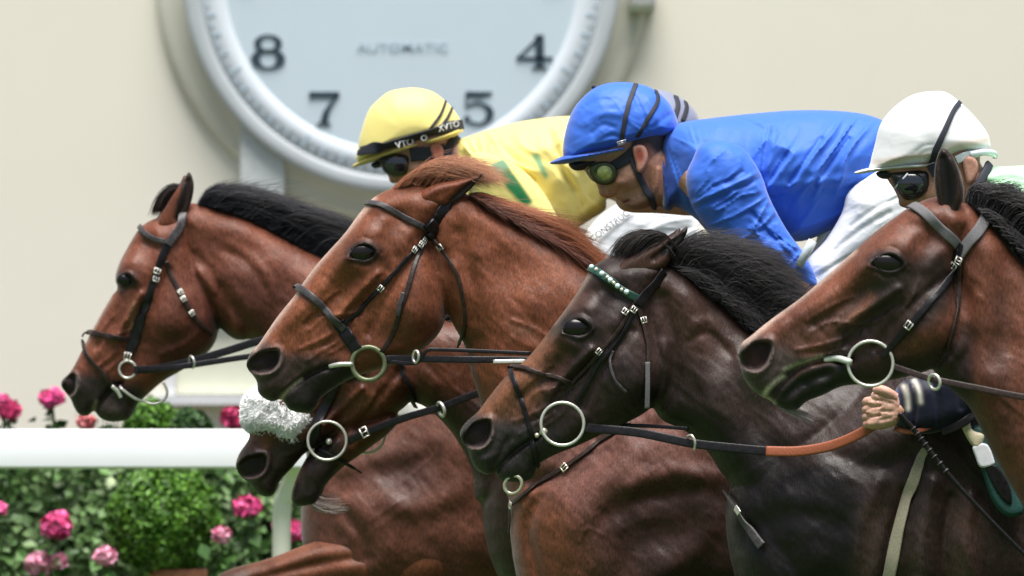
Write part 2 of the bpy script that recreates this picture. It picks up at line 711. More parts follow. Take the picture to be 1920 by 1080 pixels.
M = {}
M['coat'] = mat_coat('short_wet_coat')
M['coat_dark'] = mat_coat('dark_wet_coat', .42, .04)
M['leather'] = mat_plain('black_bridle_leather', (.008, .007, .008), .38, noise=90, var=.5, bumpd=.002, spec=.3)
M['leather_grey'] = mat_plain('worn_grey_leather', (.050, .045, .046), .45, noise=90, var=.45, bumpd=.002, spec=.4)
M['leather_brown'] = mat_plain('dark_brown_leather', (.028, .017, .013), .4, noise=90, var=.5, bumpd=.002, spec=.3)
M['webbing'] = mat_plain('grey_webbing', (.13, .125, .13), .8, noise=300, var=.4, bumpd=.002, stretch=(1, 1, 3))
M['steel'] = mat_plain('polished_steel', (.70, .68, .62), .3, .55, noise=60, var=.15)
M['brass'] = mat_plain('pale_brass', (.74, .69, .56), .32, .5, noise=60, var=.1)
M['plastic_ring'] = mat_plain('worn_olive_ring', (.2, .22, .13), .4, .4, noise=40, var=.25)
M['rubber'] = mat_plain('orange_rubber_grip', (.31, .085, .035), .5, noise=160, var=.15, bumpd=.0025, stretch=(3, 1, 1))
M['eye'] = mat_plain('wet_dark_eye', (.007, .0045, .004), .2, spec=.4)
M['hoof'] = mat_plain('dark_hoof', (.04, .035, .03), .5)


def mat_hair(name, c, var=.4, rough=.4):
    m, nt, b = new_mat(name)
    at = N(nt, 'ShaderNodeAttribute', attribute_name='Col')
    nt.links.new(at.outputs['Color'], b.inputs['Base Color'])
    b.inputs['Roughness'].default_value = rough
    b.inputs['Specular IOR Level'].default_value = .4
    return m


M['hair'] = mat_hair('mane_hair', None)
M['fleece'] = mat_hair('white_fleece', None, rough=.9)


# ------------------------------------------------------------------ hair strands
def hair_mesh(fr, guides, n, y0=0.0, ys=.02, w=.0012, jit=6, col=(.02, .015, .012), cvar=.5, seg=8, len_var=.3, frizz=0.0, tipc=None):
    """tapering strands between guide strands (photo units); returns V,F,C"""
    G = [catmull(np.array(g, float), 6, False) for g in guides]
    Gr = []
    for g in G:
        s = np.concatenate([[0], np.cumsum(np.linalg.norm(np.diff(g, axis=0), axis=1))])
        t = np.linspace(0, s[-1], seg + 1)
        Gr.append(np.stack([np.interp(t, s, g[:, 0]), np.interp(t, s, g[:, 1])], 1))
    Gr = np.array(Gr)                                    # guides, seg+1, 2
    gi = RNG.random(n) * (len(G) - 1)
    i0 = np.minimum(gi.astype(int), len(G) - 2)
    f = (gi - i0)[:, None, None]
    S = Gr[i0] * (1 - f) + Gr[i0 + 1] * f                # n, seg+1, 2
    t = np.linspace(0, 1, seg + 1)[None, :, None]
    L = 1 - len_var * RNG.random((n, 1, 1)) ** 1.5 + .12 * RNG.random((n, 1, 1))
    root = S[:, :1]
    S = root + (S - root) * L
    S = S + RNG.normal(0, jit, (n, 1, 2)) * (t ** 1.2) + RNG.normal(0, jit * .25, (n, 1, 2))
    clump = RNG.normal(0, jit * .8, (24, 2))[RNG.integers(0, 24, n)][:, None, :]
    S = S + clump * t ** 1.5
    if frizz:
        ph = RNG.random((n, 1, 1)) * 6.28
        fq = 6 + 8 * RNG.random((n, 1, 1))
        S = S + frizz * np.concatenate([np.sin(t * fq + ph), np.cos(t * fq * 1.1 + ph * 2)], 2) * t
    yy = y0 + ys * RNG.normal(0, .5, (n, 1)) + ys * RNG.normal(0, .5, (n, 1)) * t[..., 0]
    P = np.stack([fr.x(S[..., 0]), fr.Y + yy + 0 * S[..., 0], fr.z(S[..., 1])], -1)
    T = np.gradient(P, axis=1)
    T /= np.linalg.norm(T, axis=2)[..., None] + 1e-9
    up = np.array([0, 1.0, 0])
    B = np.cross(T, up)
    B /= np.linalg.norm(B, axis=2)[..., None] + 1e-9
    ww = w * (.6 + .8 * RNG.random((n, 1, 1))) * (1 - t) ** .6 + w * .12
    a = np.array([0, 2.094, 4.189])
    V = P[:, :, None, :] + ww[..., None] * (np.cos(a)[None, None, :, None] * B[:, :, None, :] + np.sin(a)[None, None, :, None] * up)
    ns = (seg + 1) * 3
    base = (np.arange(n) * ns)[:, None]
    q = []
    for i in range(seg):
        for j in range(3):
            k = (j + 1) % 3
            q.append([i * 3 + j, i * 3 + k, (i + 1) * 3 + k, (i + 1) * 3 + j])
    F = (base[:, :, None] + np.array(q)[None]).reshape(-1, 4)
    c = np.array(col)[None] * (1 + cvar * RNG.normal(0, .5, (n, 1))).clip(.25, 2.2)
    C = np.repeat(c[:, None, :], ns, 1)
    if tipc is not None:
        tt = np.repeat(np.linspace(0, 1, seg + 1) ** 1.5, 3)[None, :, None]
        C = C * (1 - tt) + np.array(tipc) * tt
    return V.reshape(-1, 3), F, C.reshape(-1, 3)


def hair(name, parts, parent, mat='hair'):
    Vs, Fs, Cs, n = [], [], [], 0
    for V, F, C in parts:
        Vs.append(V)
        Fs.append(F + n)
        Cs.append(C)
        n += len(V)
    return build(name, np.concatenate(Vs), np.concatenate(Fs), M[mat], parent, True, np.concatenate(Cs))



# ================================================================== THE SETTING
m, nt, b = new_mat('turf')
n1 = mapped_noise(nt, 3, 6)
r1 = ramp(nt, n1.outputs[0], [(.3, (.03, .07, .015)), (.7, (.07, .13, .03))])
nt.links.new(r1.outputs[0], b.inputs['Base Color'])
b.inputs['Roughness'].default_value = .9
g = MB()
g.add([(-600, -300, 0), (600, -300, 0), (600, 900, 0), (-600, 900, 0)], [(0, 1, 2, 3)])
o = g.build('ground', m)
o['kind'] = 'structure'
M['soil'] = mat_plain('bed_soil', (.05, .035, .025), .95, noise=20, var=.4, bumpd=.02)
g = MB()
g.box((0, 9.6, .03), (40, 5.8, .06))
o = g.build('flower_bed_soil', M['soil'], smooth=False)
o['kind'] = 'structure'

# wall of the stand, with the framed panel let into it
FW = Frame(13.0)
m, nt, b = new_mat('cream_render')
n1 = mapped_noise(nt, .8, 5)
n2 = mapped_noise(nt, 90, 4)
r1 = ramp(nt, n1.outputs[0], [(.3, (.85, .815, .69)), (.72, (.90, .865, .74))])
nt.links.new(r1.outputs[0], b.inputs['Base Color'])
b.inputs['Roughness'].default_value = .85
bump(nt, b, [(n2.outputs[0], .3, .004)])
M['wall'] = m
M['white_paint'] = mat_plain('white_gloss_paint', (.78, .79, .80), .35, noise=5, var=.04)
M['panel'] = mat_plain('pale_panel', (.78, .79, .62), .6, noise=3, var=.04)
w = thing('wall', 'long smooth cream rendered wall carrying the big round clock', 'wall', (0, 13, 0))
g = MB()
g.box((0, 13.2, 4.5), (44, .4, 9))
g.build('render_coat', M['wall'], w, smooth=False)
x0, x1 = float(FW.x(313)), float(FW.x(1010))
zs0, zs1, zt = float(FW.z(758)), float(FW.z(741)), float(FW.z(600))
g = MB()
g.box(((x0 + x1) / 2, 12.95, (zs0 + zs1) / 2), (x1 - x0 + .1, .1, zs1 - zs0))
sill = g.build('sill', M['white_paint'], w, smooth=False)
g = MB()
g.box((x0 + .017, 12.965, (zs1 + zt) / 2), (.034, .065, zt - zs1 - .004))
g.box((x1 - .017, 12.965, (zs1 + zt) / 2), (.034, .065, zt - zs1 - .004))
g.box(((x0 + x1) / 2, 12.962, zt + .02), (x1 - x0, .06, .04))
g.build('panel_frame', M['white_paint'], w, smooth=False)
g = MB()
g.box(((x0 + x1) / 2, 12.985, (zs1 + zt) / 2), (x1 - x0 - .072, .024, zt - zs1 - .01))
g.build('panel', M['panel'], w, smooth=False)

# ------------------------------------------------------------------ clock
cx, cz = float(FW.x(753)), float(FW.z(-45))
S = FW.s
M['clock_case'] = mat_plain('clock_case_paint', (.68, .67, .57), .35, noise=4, var=.05)
M['clock_bezel'] = mat_plain('clock_bezel_paint', (.52, .56, .58), .5, 0, noise=6, var=.05)
M['dial'] = mat_plain('pale_blue_dial', (.64, .75, .82), .45, noise=2, var=.02)
M['track'] = mat_plain('white_minute_track', (.80, .87, .93), .45, noise=3, var=.02)
M['numeral'] = mat_plain('dark_slate_enamel', (.035, .06, .085), .4)
M['grey_print'] = mat_plain('grey_blue_print', (.42, .52, .60), .5)
ck = thing('clock', 'huge round wall clock with pale blue dial and dark serif numerals', 'clock', (cx, 13, cz))
g = MB()
g.lathe((cx, 13, cz), [(.94, .0), (.94, -.03), (.93, -.05), (.915, -.058), (.895, -.062), (.87, -.072), (.845, -.09), (.83, -.10), (.0, -.10)], 128)
g.build('case', M['clock_case'], ck)
g = MB()
g.lathe((cx, 13, cz), [(.832, -.09), (.834, -.135), (.828, -.146), (.815, -.150), (.80, -.150), (.785, -.149), (.773, -.146), (.768, -.138)], 128)
g.build('bezel', M['clock_bezel'], ck)
g = MB()
g.lathe((cx, 13, cz), [(.676, -.139), (.0, -.139)], 96)
g.build('dial', M['dial'], ck)
g = MB()
g.lathe((cx, 13, cz), [(.769, -.1385), (.769, -.143), (.676, -.143), (.672, -.139)], 128)
g.build('minute_track', M['track'], ck)
g = MB()
for i in range(120):
    a = 2 * math.pi * i / 120
    L = .05 if i % 10 == 0 else (.032 if i % 2 == 0 else .012)
    r = .755 - L / 2
    g.box((cx + r * math.sin(a), 12.8555, cz + r * math.cos(a)), (.009, .003, L), Matrix.Rotation(a, 3, 'Y'))
o = g.build('minute_marks', M['grey_print'], ck, smooth=False)
o['kind'] = 'stuff'


def ring_strip(P, wid):
    """variable-width stroke -> list of quads in 2D"""
    P = np.asarray(P, float)
    T = np.gradient(P, axis=0)
    T /= np.linalg.norm(T, axis=1)[:, None]
    Nn = np.stack([-T[:, 1], T[:, 0]], 1)
    w_ = np.asarray(wid)[:, None] / 2
    return P + Nn * w_, P - Nn * w_


class Glyph:
    def __init__(self):
        self.strips = []

    def ring(self, c, ro, ri, n=40, a0=0, a1=360, ci=None):
        a = np.radians(np.linspace(a0, a1, n))
        ci = ci or c
        o_ = np.stack([c[0] + ro[0] * np.cos(a), c[1] + ro[1] * np.sin(a)], 1)
        i_ = np.stack([ci[0] + ri[0] * np.cos(a), ci[1] + ri[1] * np.sin(a)], 1)
        self.strips.append((o_, i_))
        return self

    def line(self, pts, w):
        self.strips.append(ring_strip(pts, w))
        return self

    def dot(self, c, r):
        return self.ring(c, (r, r), (.001, .001), 20)

    def mesh(self, to3d, depth):
        V, F = [], []
        for A, B in self.strips:
            n0 = len(V)
            k = len(A)
            for q in A:
                V.append(to3d(q, depth))
            for q in B:
                V.append(to3d(q, depth))
            for q in A:
                V.append(to3d(q, 0))
            for q in B:
                V.append(to3d(q, 0))
            for i in range(k - 1):
                F.append((n0 + i, n0 + i + 1, n0 + k + i + 1, n0 + k + i))
                F.append((n0 + i, n0 + 2 * k + i, n0 + 2 * k + i + 1, n0 + i + 1))
                F.append((n0 + k + i, n0 + k + i + 1, n0 + 3 * k + i + 1, n0 + 3 * k + i))
        return V, F


GL = {
    '8': Glyph().ring((0, .25), (.42, .27), (.22, .225)).ring((0, -.22), (.52, .30), (.25, .25)),
    '7': Glyph().line([(-.42, .40), (.45, .40)], [.17, .17]).line([(-.43, .47), (-.415, .2)], [.07, .02])
        .line([(.43, .42), (.2, .12), (.05, -.15), (-.02, -.5)], [.06, .10, .19, .26]).line([(-.24, -.485), (.2, -.485)], [.03, .03]),
    '5': Glyph().line([(-.36, .42), (.1, .40), (.42, .46)], [.16, .17, .06]).line([(-.36, .42), (-.37, .02)], [.05, .05])
        .line([(-.37, .03), (-.2, .13), (.05, .16)], [.04, .05, .07]).ring((.0, -.16), (.48, .33), (.26, .285), 30, -125, 96).dot((-.33, -.33), .1),
    '4': Glyph().line([(.16, .5), (.16, -.5)], [.26, .26]).line([(.2, .49), (-.52, -.2)], [.07, .05]).line([(-.54, -.2), (.55, -.2)], [.09, .09])
        .line([(-.08, -.485), (.4, -.485)], [.03, .03]),
    '6': Glyph().ring((0, -.2), (.48, .31), (.25, .265)).ring((.08, -.1), (.56, .6), (.33, .56), 24, 80, 200).dot((.3, .36), .09),
    '3': Glyph().ring((0, .25), (.40, .25), (.2, .21), 30, -80, 150).ring((0, -.22), (.48, .28), (.24, .24), 30, -150, 90).dot((-.32, .3), .09).dot((-.36, -.3), .1),
    '9': Glyph().ring((0, .2), (.48, .31), (.25, .265)).ring((-.08, .1), (.56, .6), (.33, .56), 24, -100, 20).dot((-.3, -.36), .09),
}
NR = 287 / S
for ch, hr in (('8', 8), ('7', 7), ('5', 5), ('4', 4), ('6', 6), ('3', 3), ('9', 9)):
    a = 2 * math.pi * hr / 12
    ox, oz = cx + NR * math.sin(a), cz + NR * math.cos(a)
    hh = 62 / S
    V, F = GL[ch].mesh(lambda q, d: (ox + q[0] * hh, 12.8606 - d, oz + q[1] * hh), .007)
    build('numeral', V, F, M['numeral'], ck, smooth=False)


def lettering(name, text, loc, size, mat, parent, rot=0.0, extr=.0006, yaw=0.0, xs=1.0):
    c = bpy.data.curves.new(name, 'FONT')
    c.body = text
    c.size = size
    c.align_x, c.align_y = 'CENTER', 'CENTER'
    c.extrude = extr
    c.offset = size * .006
    c.materials.append(mat)
    tmp = bpy.data.objects.new('tmp', c)
    me = bpy.data.meshes.new_from_object(tmp)
    me.name = name
    bpy.data.objects.remove(tmp)
    bpy.data.curves.remove(c)
    o = bpy.data.objects.new(name, me)
    COL.objects.link(o)
    Mx = Matrix.Rotation(yaw, 4, 'Z') @ Matrix.Rotation(rot, 4, 'Y') @ Matrix.Rotation(R(90), 4, 'X')
    r = parent
    base = np.zeros(3)
    if r is not None:
        while r.parent is not None:
            r = r.parent
        base = ROOT_LOC.get(r, base)
        o.parent = parent
    me.transform(Matrix.Translation(Vector(loc) - Vector(base)) @ Mx @ Matrix.Diagonal((xs, 1, 1, 1)))
    return o


lettering('lettering', 'AUTOMATIC', (float(FW.x(756)), 12.857, float(FW.z(91))), .047, M['grey_print'], ck, xs=1.28)
g = MB()
xb, zb = float(FW.x(490)), float(FW.z(320))
V = []
for (px, py) in ((452, 225), (533, 225), (533, 405), (452, 405)):
    for y in (12.90, 13.02):
        V.append((float(FW.x(px)), y, float(FW.z(py))))
g.add(V, [(0, 2, 4, 6), (1, 7, 5, 3), (0, 1, 3, 2), (2, 3, 5, 4), (4, 5, 7, 6), (6, 7, 1, 0)])
M['bracket'] = mat_plain('pale_blue_bracket', (.66, .70, .69), .5)
g.build('support_bracket', M['bracket'], ck, smooth=False)

# small fitting right of the clock
M['green_grey'] = mat_plain('green_grey_paint', (.17, .2, .13), .5)
M['mid_grey'] = mat_plain('mid_grey_paint', (.36, .37, .36), .5)
f_ = thing('wall_fitting', 'small grey and green box fitting on the wall right of the clock', 'fitting', tuple(FW.p(1202, 0)))
g = MB()
a, b_ = FW.p(1178, 24), FW.p(1222, 11)
g.box(((a.x + b_.x) / 2, 12.93, (a.z + b_.z) / 2), (b_.x - a.x, .14, b_.z - a.z))
g.build('base', M['green_grey'], f_, smooth=False)
a, b_ = FW.p(1184, 10.5), FW.p(1228, -60)
g = MB()
g.box(((a.x + b_.x) / 2, 12.94, (a.z + b_.z) / 2), (b_.x - a.x, .12, b_.z - a.z))
g.build('housing', M['mid_grey'], f_, smooth=False)

# ------------------------------------------------------------------ running rail
FR = Frame(6.5)
rl = thing('running_rail', 'white plastic running rail along the track in front of the flower bed', 'rail', (0, 6.5, 0))
zt, zb = float(FR.z(805)), float(FR.z(879))
zc, hh = (zt + zb) / 2, (zt - zb) / 2
M['rail'] = mat_plain('white_rail_plastic', (.84, .86, .88), .4, noise=2, var=.03)
prof = []
for (yy, zz) in ((-.030, -1), (-.046, -.95), (-.052, -.86), (-.052, .38), (-.050, .46), (-.036, .80), (-.024, .95), (-.012, 1.0), (.02, 1.0), (.045, .85), (.052, .5), (.052, -.9), (.035, -1)):
    prof.append((yy, zc + zz * hh))
V, F = [], []
k = len(prof)
xsr = np.linspace(-40, 40, 21)
for x in xsr:
    for (yy, zz) in prof:
        V.append((x, 6.5 + yy, zz))
for i in range(len(xsr) - 1):
    for j in range(k):
        F.append((i * k + j, i * k + (j + 1) % k, (i + 1) * k + (j + 1) % k, (i + 1) * k + j))
rb_ = build('rail_bar', V, F, M['rail'], rl, smooth=True)
rb_.data.set_sharp_from_angle(angle=R(38))
M['post'] = mat_plain('cream_post_plastic', (.88, .86, .74), .45, noise=4, var=.04)
px0 = float(FR.x(527))
for kx in range(-3, 4):
    g = MB()
    xx = px0 + kx * 3.0
    g.tube(catmull([(xx + .05, 6.53, zb + .03), (xx + .036, 6.56, zb - .03), (xx + .01, 6.57, zb - .09), (xx, 6.575, zb - .16), (xx, 6.575, .4), (xx, 6.575, -.05)], 5, False), .029, 14)
    g.build('post', M['post'], rl)

# ------------------------------------------------------------------ planting behind the rail
M['leaf'] = mat_attr('leaf', .5, 20, .2, spec=.4)


def leaf_cloud(P, size, nrm_bias, cols, spread=.7, aspect=.55):
    """folded leaf blades at points P; cols (n,3)"""
    n = len(P)
    d = RNG.normal(0, 1, (n, 3))
    d /= np.linalg.norm(d, axis=1)[:, None]
    nn = nrm_bias + RNG.normal(0, spread, (n, 3))
    nn /= np.linalg.norm(nn, axis=1)[:, None]
    d -= nn * np.sum(d * nn, 1)[:, None]
    d /= np.linalg.norm(d, axis=1)[:, None]
    s = np.cross(d, nn)
    L = size * (.6 + .8 * RNG.random((n, 1)))
    w_ = L * aspect * .5
    fold = L * .12
    V = np.stack([P - d * L * .5, P + s * w_ + nn * fold, P + d * L * .5, P - s * w_ + nn * fold], 1).reshape(-1, 3)
    b0 = (np.arange(n) * 4)[:, None]
    F = np.concatenate([b0 + np.array([[0, 1, 2]]), b0 + np.array([[0, 2, 3]])], 0)
    C = np.repeat(cols, 4, 0)
    return V, F, C


def leaf_cols(n, a, b_, t=None):
    t = RNG.random((n, 1)) if t is None else t
    return (np.array(a) * (1 - t) + np.array(b_) * t) * (.7 + .6 * RNG.random((n, 1)))


# ivy-like hedge, variegated
n = 30000
xh = RNG.uniform(-4.2, 4.2, n)
zh = RNG.uniform(.35, 1.06, n)
yh = 8.75 + RNG.normal(0, .05, n) + .05 * np.sin(xh * 7 + zh * 9) + .05 * np.sin(zh * 17 - xh * 3)
top = RNG.random(n) < .2
zh[top] = 1.04 + RNG.normal(0, .02, top.sum())
yh[top] = RNG.uniform(8.7, 9.4, top.sum())
pale = (np.sin(xh * 2.1 + 1) + np.sin(zh * 6) + RNG.normal(0, .8, n)) > .5
t = np.where(pale, .5 + .5 * RNG.random(n), .25 * RNG.random(n))[:, None]
V, F, C = leaf_cloud(np.stack([xh, yh, zh], 1), .042, np.array([0, -1, .45]), leaf_cols(n, (.07, .17, .03), (.54, .64, .38), t), .55, .8)
hd = build('hedge', V, F, M['leaf'], None, False, C)
tag(hd, 'low variegated hedge of small pale and dark leaves behind the white rail', 'hedge')
g = MB()
g.box((0, 9.15, .5), (8.6, .62, 1.0))
M['hedge_core'] = mat_plain('hedge_inner', (.018, .05, .012), .9, noise=30, var=.5)
hc = g.build('inner_twigs', M['hedge_core'], hd, smooth=False)


def ball_shrub(fr, px, py, rpx, label, cols, n, size=.02, pot=None, squash=1.0):
    c = fr.p(px, py)
    r = rpx / fr.s
    t_ = thing('box_shrub', label, 'shrub', (c.x, c.y, c.z - r))
    d = RNG.normal(0, 1, (n, 3))
    d /= np.linalg.norm(d, axis=1)[:, None]
    rr = r * (1 - .22 * RNG.random((n, 1)) ** 2) * (1 + .07 * np.sin(d[:, :1] * 9 + 2) * np.sin(d[:, 2:] * 8) + .05 * RNG.normal(0, 1, (n, 1)))
    P = np.array(c) + d * rr * np.array([1, 1, squash])
    V, F, C = leaf_cloud(P, size, d, leaf_cols(n, *cols), .6, .6)
    build('foliage', V, F, M['leaf'], t_, False, C)
    g = MB()
    g.ball(c, r * .8, s=(1, 1, squash))
    g.build('branches', M['hedge_core'], t_)
    return t_, c, r


FB = Frame(7.5)
GREEN = ((.03, .10, .01), (.13, .29, .025))
DARK = ((.01, .04, .006), (.03, .09, .012))
sh, c, r = ball_shrub(FB, 308, 975, 100, 'round clipped bright green box ball in a terracotta pot', GREEN, 15000, .024)
M['terracotta'] = mat_plain('terracotta', (.42, .17, .09), .8, noise=30, var=.15, bumpd=.003)
pt = FB.p(331, 1072)
pot = thing('terracotta_pot', 'terracotta pot rim below the round box ball', 'pot', (pt.x, pt.y, pt.z - .26))
g = MB()
g.lathe((pt.x, pt.y, pt.z), [(.05, -.26), (.07, -.26), (.088, -.05), (.088, -.045), (.098, -.04), (.1, .008), (.092, .012), (.085, .0), (.08, -.03), (.0, -.03)], 40, 'Z')
g.build('vessel', M['terracotta'], pot)
g = MB()
g.box((pt.x, pt.y, (pt.z - .26) / 2), (.5, .4, pt.z - .26))
M['plinth'] = mat_plain('stone_plinth', (.3, .29, .26), .8)
pl = g.build('plinth', M['plinth'], smooth=False)
tag(pl, 'stone plinth under the terracotta pot', 'plinth')
FB2 = Frame(8.0)
ball_shrub(FB2, 285, 800, 52, 'bright green shrub rising above the rail under the leftmost horse chin', GREEN, 4000, .024, squash=.95)
ball_shrub(FB2, 352, 810, 46, 'dark green shrub above the rail right of the bright one', DARK, 4000, .024, squash=.9)
ball_shrub(FB2, 205, 830, 36, 'dark low shrub just above the rail under the leftmost muzzle', DARK, 2500, .024, squash=.8)

M['petal'] = mat_attr('petal', .55, 30, .12, spec=.3, sss=.15)
M['stem'] = mat_plain('flower_stem', (.05, .11, .02), .6)


def flower(fr, px, py, rpx, label, ca, cb, stem=.3, base_dark=False):
    c = fr.p(px, py)
    r = rpx / fr.s * .9
    t_ = thing('geranium', label, 'flower', (c.x, c.y, c.z - stem), 'pink geraniums along the rail')
    n = 150
    d = RNG.normal(0, 1, (n, 3))
    d[:, 2] = d[:, 2] * .8 + .15
    d /= np.linalg.norm(d, axis=1)[:, None]
    P = np.array(c) + d * r * (.55 + .45 * RNG.random((n, 1))) * np.array([1, 1, .85])
    cl = leaf_cols(n, ca, cb)
    V, F, C = leaf_cloud(P, r * .75, d, cl, .5, .95)
    build('flower_head', V, F, M['petal'], t_, False, C)
    g = MB()
    g.tube(catmull([(c.x, c.y, c.z - r * .3), (c.x + .01, c.y + .01, c.z - stem * .5), (c.x - .005, c.y + .02, c.z - stem)], 4, False), .006, 6)
    g.build('stem', M['stem'], t_)
    n = 26
    P = np.array(c) + np.stack([RNG.normal(0, r * .8, n), RNG.normal(0, r * .5, n), RNG.uniform(-stem * .8, -r * .7, n)], 1)
    V, F, C = leaf_cloud(P, .045, np.array([0, -.6, .8]), leaf_cols(n, (.03, .09, .015), (.08, .17, .04)), .6, .8)
    build('leaves', V, F, M['leaf'], t_, False, C)
    return t_


HOT = ((.66, .05, .22), (.82, .16, .38))
RED = ((.46, .025, .10), (.66, .07, .22))
PALE = ((.82, .30, .46), (.90, .52, .64))
F8, F7 = Frame(8.0), Frame(7.3)
flower(F8, 16, 770, 24, 'pink and red geranium head above the rail at the far left edge', *RED, stem=.3)
flower(F8, 4, 752, 18, 'bright pink bloom tucked behind the leftmost geranium above the rail', *HOT, stem=.3)
flower(F8, 97, 747, 25, 'bright pink geranium head above the rail on a thin bare stem', *HOT, stem=.3)
flower(F8, 162, 792, 20, 'salmon bloom just above the rail under the leftmost horse muzzle', (.75, .18, .2), (.8, .3, .3), stem=.25)
flower(F8, 437, 783, 27, 'deep red geranium above the rail beside the white sheepskin', *RED, stem=.3)
flower(F7, -4, 956, 20, 'pink bloom cut by the left edge, in the hedge below the rail', *HOT, stem=.3)
flower(F7, 106, 986, 32, 'large hot pink geranium in the pale leaves below the rail', *HOT, stem=.3)
flower(F7, 72, 1056, 27, 'pale pink bloom at the bottom left, touching a smaller one', *PALE, stem=.3)
flower(F7, 108, 1052, 20, 'small pale pink bloom at the bottom left beside a larger one', *PALE, stem=.3)
flower(F7, 197, 1043, 23, 'pale pink rose-like bloom left of the terracotta pot', *PALE, stem=.3)
flower(F7, 464, 952, 27, 'hot pink round bloom right of the box ball, left of the rail post', *HOT, stem=.3)
flower(F7, 415, 1003, 20, 'pale pink small bloom against the right side of the box ball', *PALE, stem=.3)
flower(F7, 526, 988, 17, 'light pink bloom in front of the cream rail post', *PALE, stem=.3)
flower(F7, 553, 996, 25, 'hot pink bloom right of the rail post, by the horse chest', *HOT, stem=.3)

# ================================================================== HORSES
def head_map(eye, nos):
    e = np.array(eye, float)
    d = np.array(nos, float) - e
    L = np.linalg.norm(d)
    e1 = d / L
    e2 = np.array([e1[1], -e1[0]])
    return lambda u, v: tuple(e + L * (u * e1 + v * e2)), L


NOSTRIL = [(-1.14, .49), (-.48, -.56), (.19, -.87), (.76, -.93), (.89, -.46), (.79, .32), (.31, .93), (-.35, 1.07), (-.83, .93)]


def nostril(eye, nos, nos_r, k):
    a = math.atan2(nos[1] - eye[1], nos[0] - eye[0]) - R(132)
    c, s = math.cos(a), math.sin(a)
    out = []
    for x, y in NOSTRIL:
        X, Y = x * c - y * s, x * s + y * c
        out.append((nos[0] + X * nos_r[0] * k, nos[1] + Y * nos_r[1] * k))
    return out


def head_feats(eye, nos, k=1.0, eye_r=(26, 16), eye_ang=-6, nos_r=(28, 20), nos_ang=-35, veins=1.0):
    """bones, hollows and veins of a fine thoroughbred head, in the frame eye -> nostril"""
    q, L = head_map(eye, nos)
    ang = math.degrees(math.atan2(nos[1] - eye[1], nos[0] - eye[0]))
    F = []

    def blob(amp, u, v, ru, rv, da=0):
        x, y = q(u, v)
        F.append(('blob', amp * k, x, y, ru * L, rv * L, ang + da))

    def stroke(amp, pts, w):
        F.append(('stroke', amp * k, [q(*p) for p in pts], w * L))
    blob(.012, -.04, -.02, .20, .15)                     # orbit
    stroke(.008, [(-.16, -.02), (-.10, -.11), (.02, -.13), (.12, -.06)], .05)      # brow
    blob(-.013, -.33, .02, .12, .08)                     # hollow above the eye
    stroke(-.006, [(-.22, -.12), (-.34, -.04), (-.36, .1)], .04)
    stroke(.007, [(-.5, .02), (-.36, .13), (-.2, .17)], .05)                       # zygomatic arch
    stroke(.013, [(.04, .17), (.2, .165), (.36, .16), (.46, .165)], .030)           # facial crest
    stroke(-.009, [(.10, .245), (.3, .24), (.5, .24)], .045)
    stroke(-.009, [(.18, .06), (.4, .065), (.6, .05)], .045)
    stroke(.004, [(.15, -.06), (.45, -.05), (.75, -.06)], .04)                     # nasal bone
    blob(.012, .06, .48, .26, .2)                        # cheek muscle
    stroke(-.008, [(-.25, .28), (-.05, .30), (.2, .34), (.38, .40)], .030)
    stroke(.006, [(-.34, .52), (-.1, .70), (.14, .74), (.4, .56)], .04)            # jaw edge
    blob(-.008, .62, .33, .12, .08)
    blob(.006, .78, .25, .12, .10)
    if veins:
        v = veins
        stroke(.004 * v, [(.05, .22), (.2, .27), (.36, .22), (.5, .10), (.64, .08)], .013)
        stroke(.0035 * v, [(.36, .22), (.48, .23), (.62, .19), (.78, .12)], .012)
        stroke(.0035 * v, [(.36, .26), (.5, .33), (.66, .30)], .011)
        stroke(.003 * v, [(.5, .2), (.56, .27), (.7, .24), (.82, .21)], .010)
        stroke(-.003 * v, [(.42, .29), (.58, .26), (.74, .18)], .014)
        stroke(.003 * v, [(.3, .05), (.45, .02), (.62, .01)], .012)
        stroke(.003 * v, [(-.1, .2), (0, .27), (.1, .3)], .011)
        mx, my = q(.45, .2)
        F.append(('folds', .0035 * v, .055 * L, ang - 8, 3.6, int(eye[0]) % 50, ('blob', mx, my, .34 * L, .17 * L, ang, 1.0)))
        mx, my = q(.05, .45)
        F.append(('folds', .0018 * v, .08 * L, ang - 30, 3.0, int(eye[0]) % 40 + 3, ('blob', mx, my, .28 * L, .22 * L, ang, 1.0)))
    # eye: socket with lids
    ex, ey = eye
    c, s = math.cos(R(eye_ang)), math.sin(R(eye_ang))

    def alm(kx, ky, pts):
        return [(ex + c * eye_r[0] * kx * x - s * eye_r[1] * ky * y, ey + s * eye_r[0] * kx * x + c * eye_r[1] * ky * y) for x, y in pts]
    UP = [(-1.12, .42), (-.8, -.25), (-.3, -.82), (.2, -.95), (.65, -.62), (1.02, .12)]
    LO = [(-1.12, .42), (-.55, .62), (0, .86), (.5, .72), (1.02, .12)]
    F.append(('poly', -.011, alm(1, 1, UP + LO[-2:0:-1]), 2.5))
    F.append(('stroke', .005, alm(1.06, 1.12, UP), .024 * L))
    F.append(('stroke', .006, alm(1.15, 1.5, UP), .04 * L))
    F.append(('stroke', -.004, alm(1.3, 1.95, UP[1:]), .013 * L))
    F.append(('stroke', .0012, alm(1.08, 1.15, LO), .022 * L))
    F.append(('stroke', -.003, alm(1.3, 1.9, LO), .014 * L))
    # nostril: flared opening with a rolled outer rim
    nx, ny = nos
    F.append(('blob', .008, nx, ny, nos_r[0] * 1.7, nos_r[1] * 1.7, 0))
    F.append(('poly', -.050, nostril(eye, nos, nos_r, .96), 5))
    F.append(('stroke', .006, nostril(eye, nos, nos_r, 1.16)[2:9], .022 * L))
    F.append(('stroke', -.003, nostril(eye, nos, nos_r, 1.55)[3:9], .02 * L))
    return F


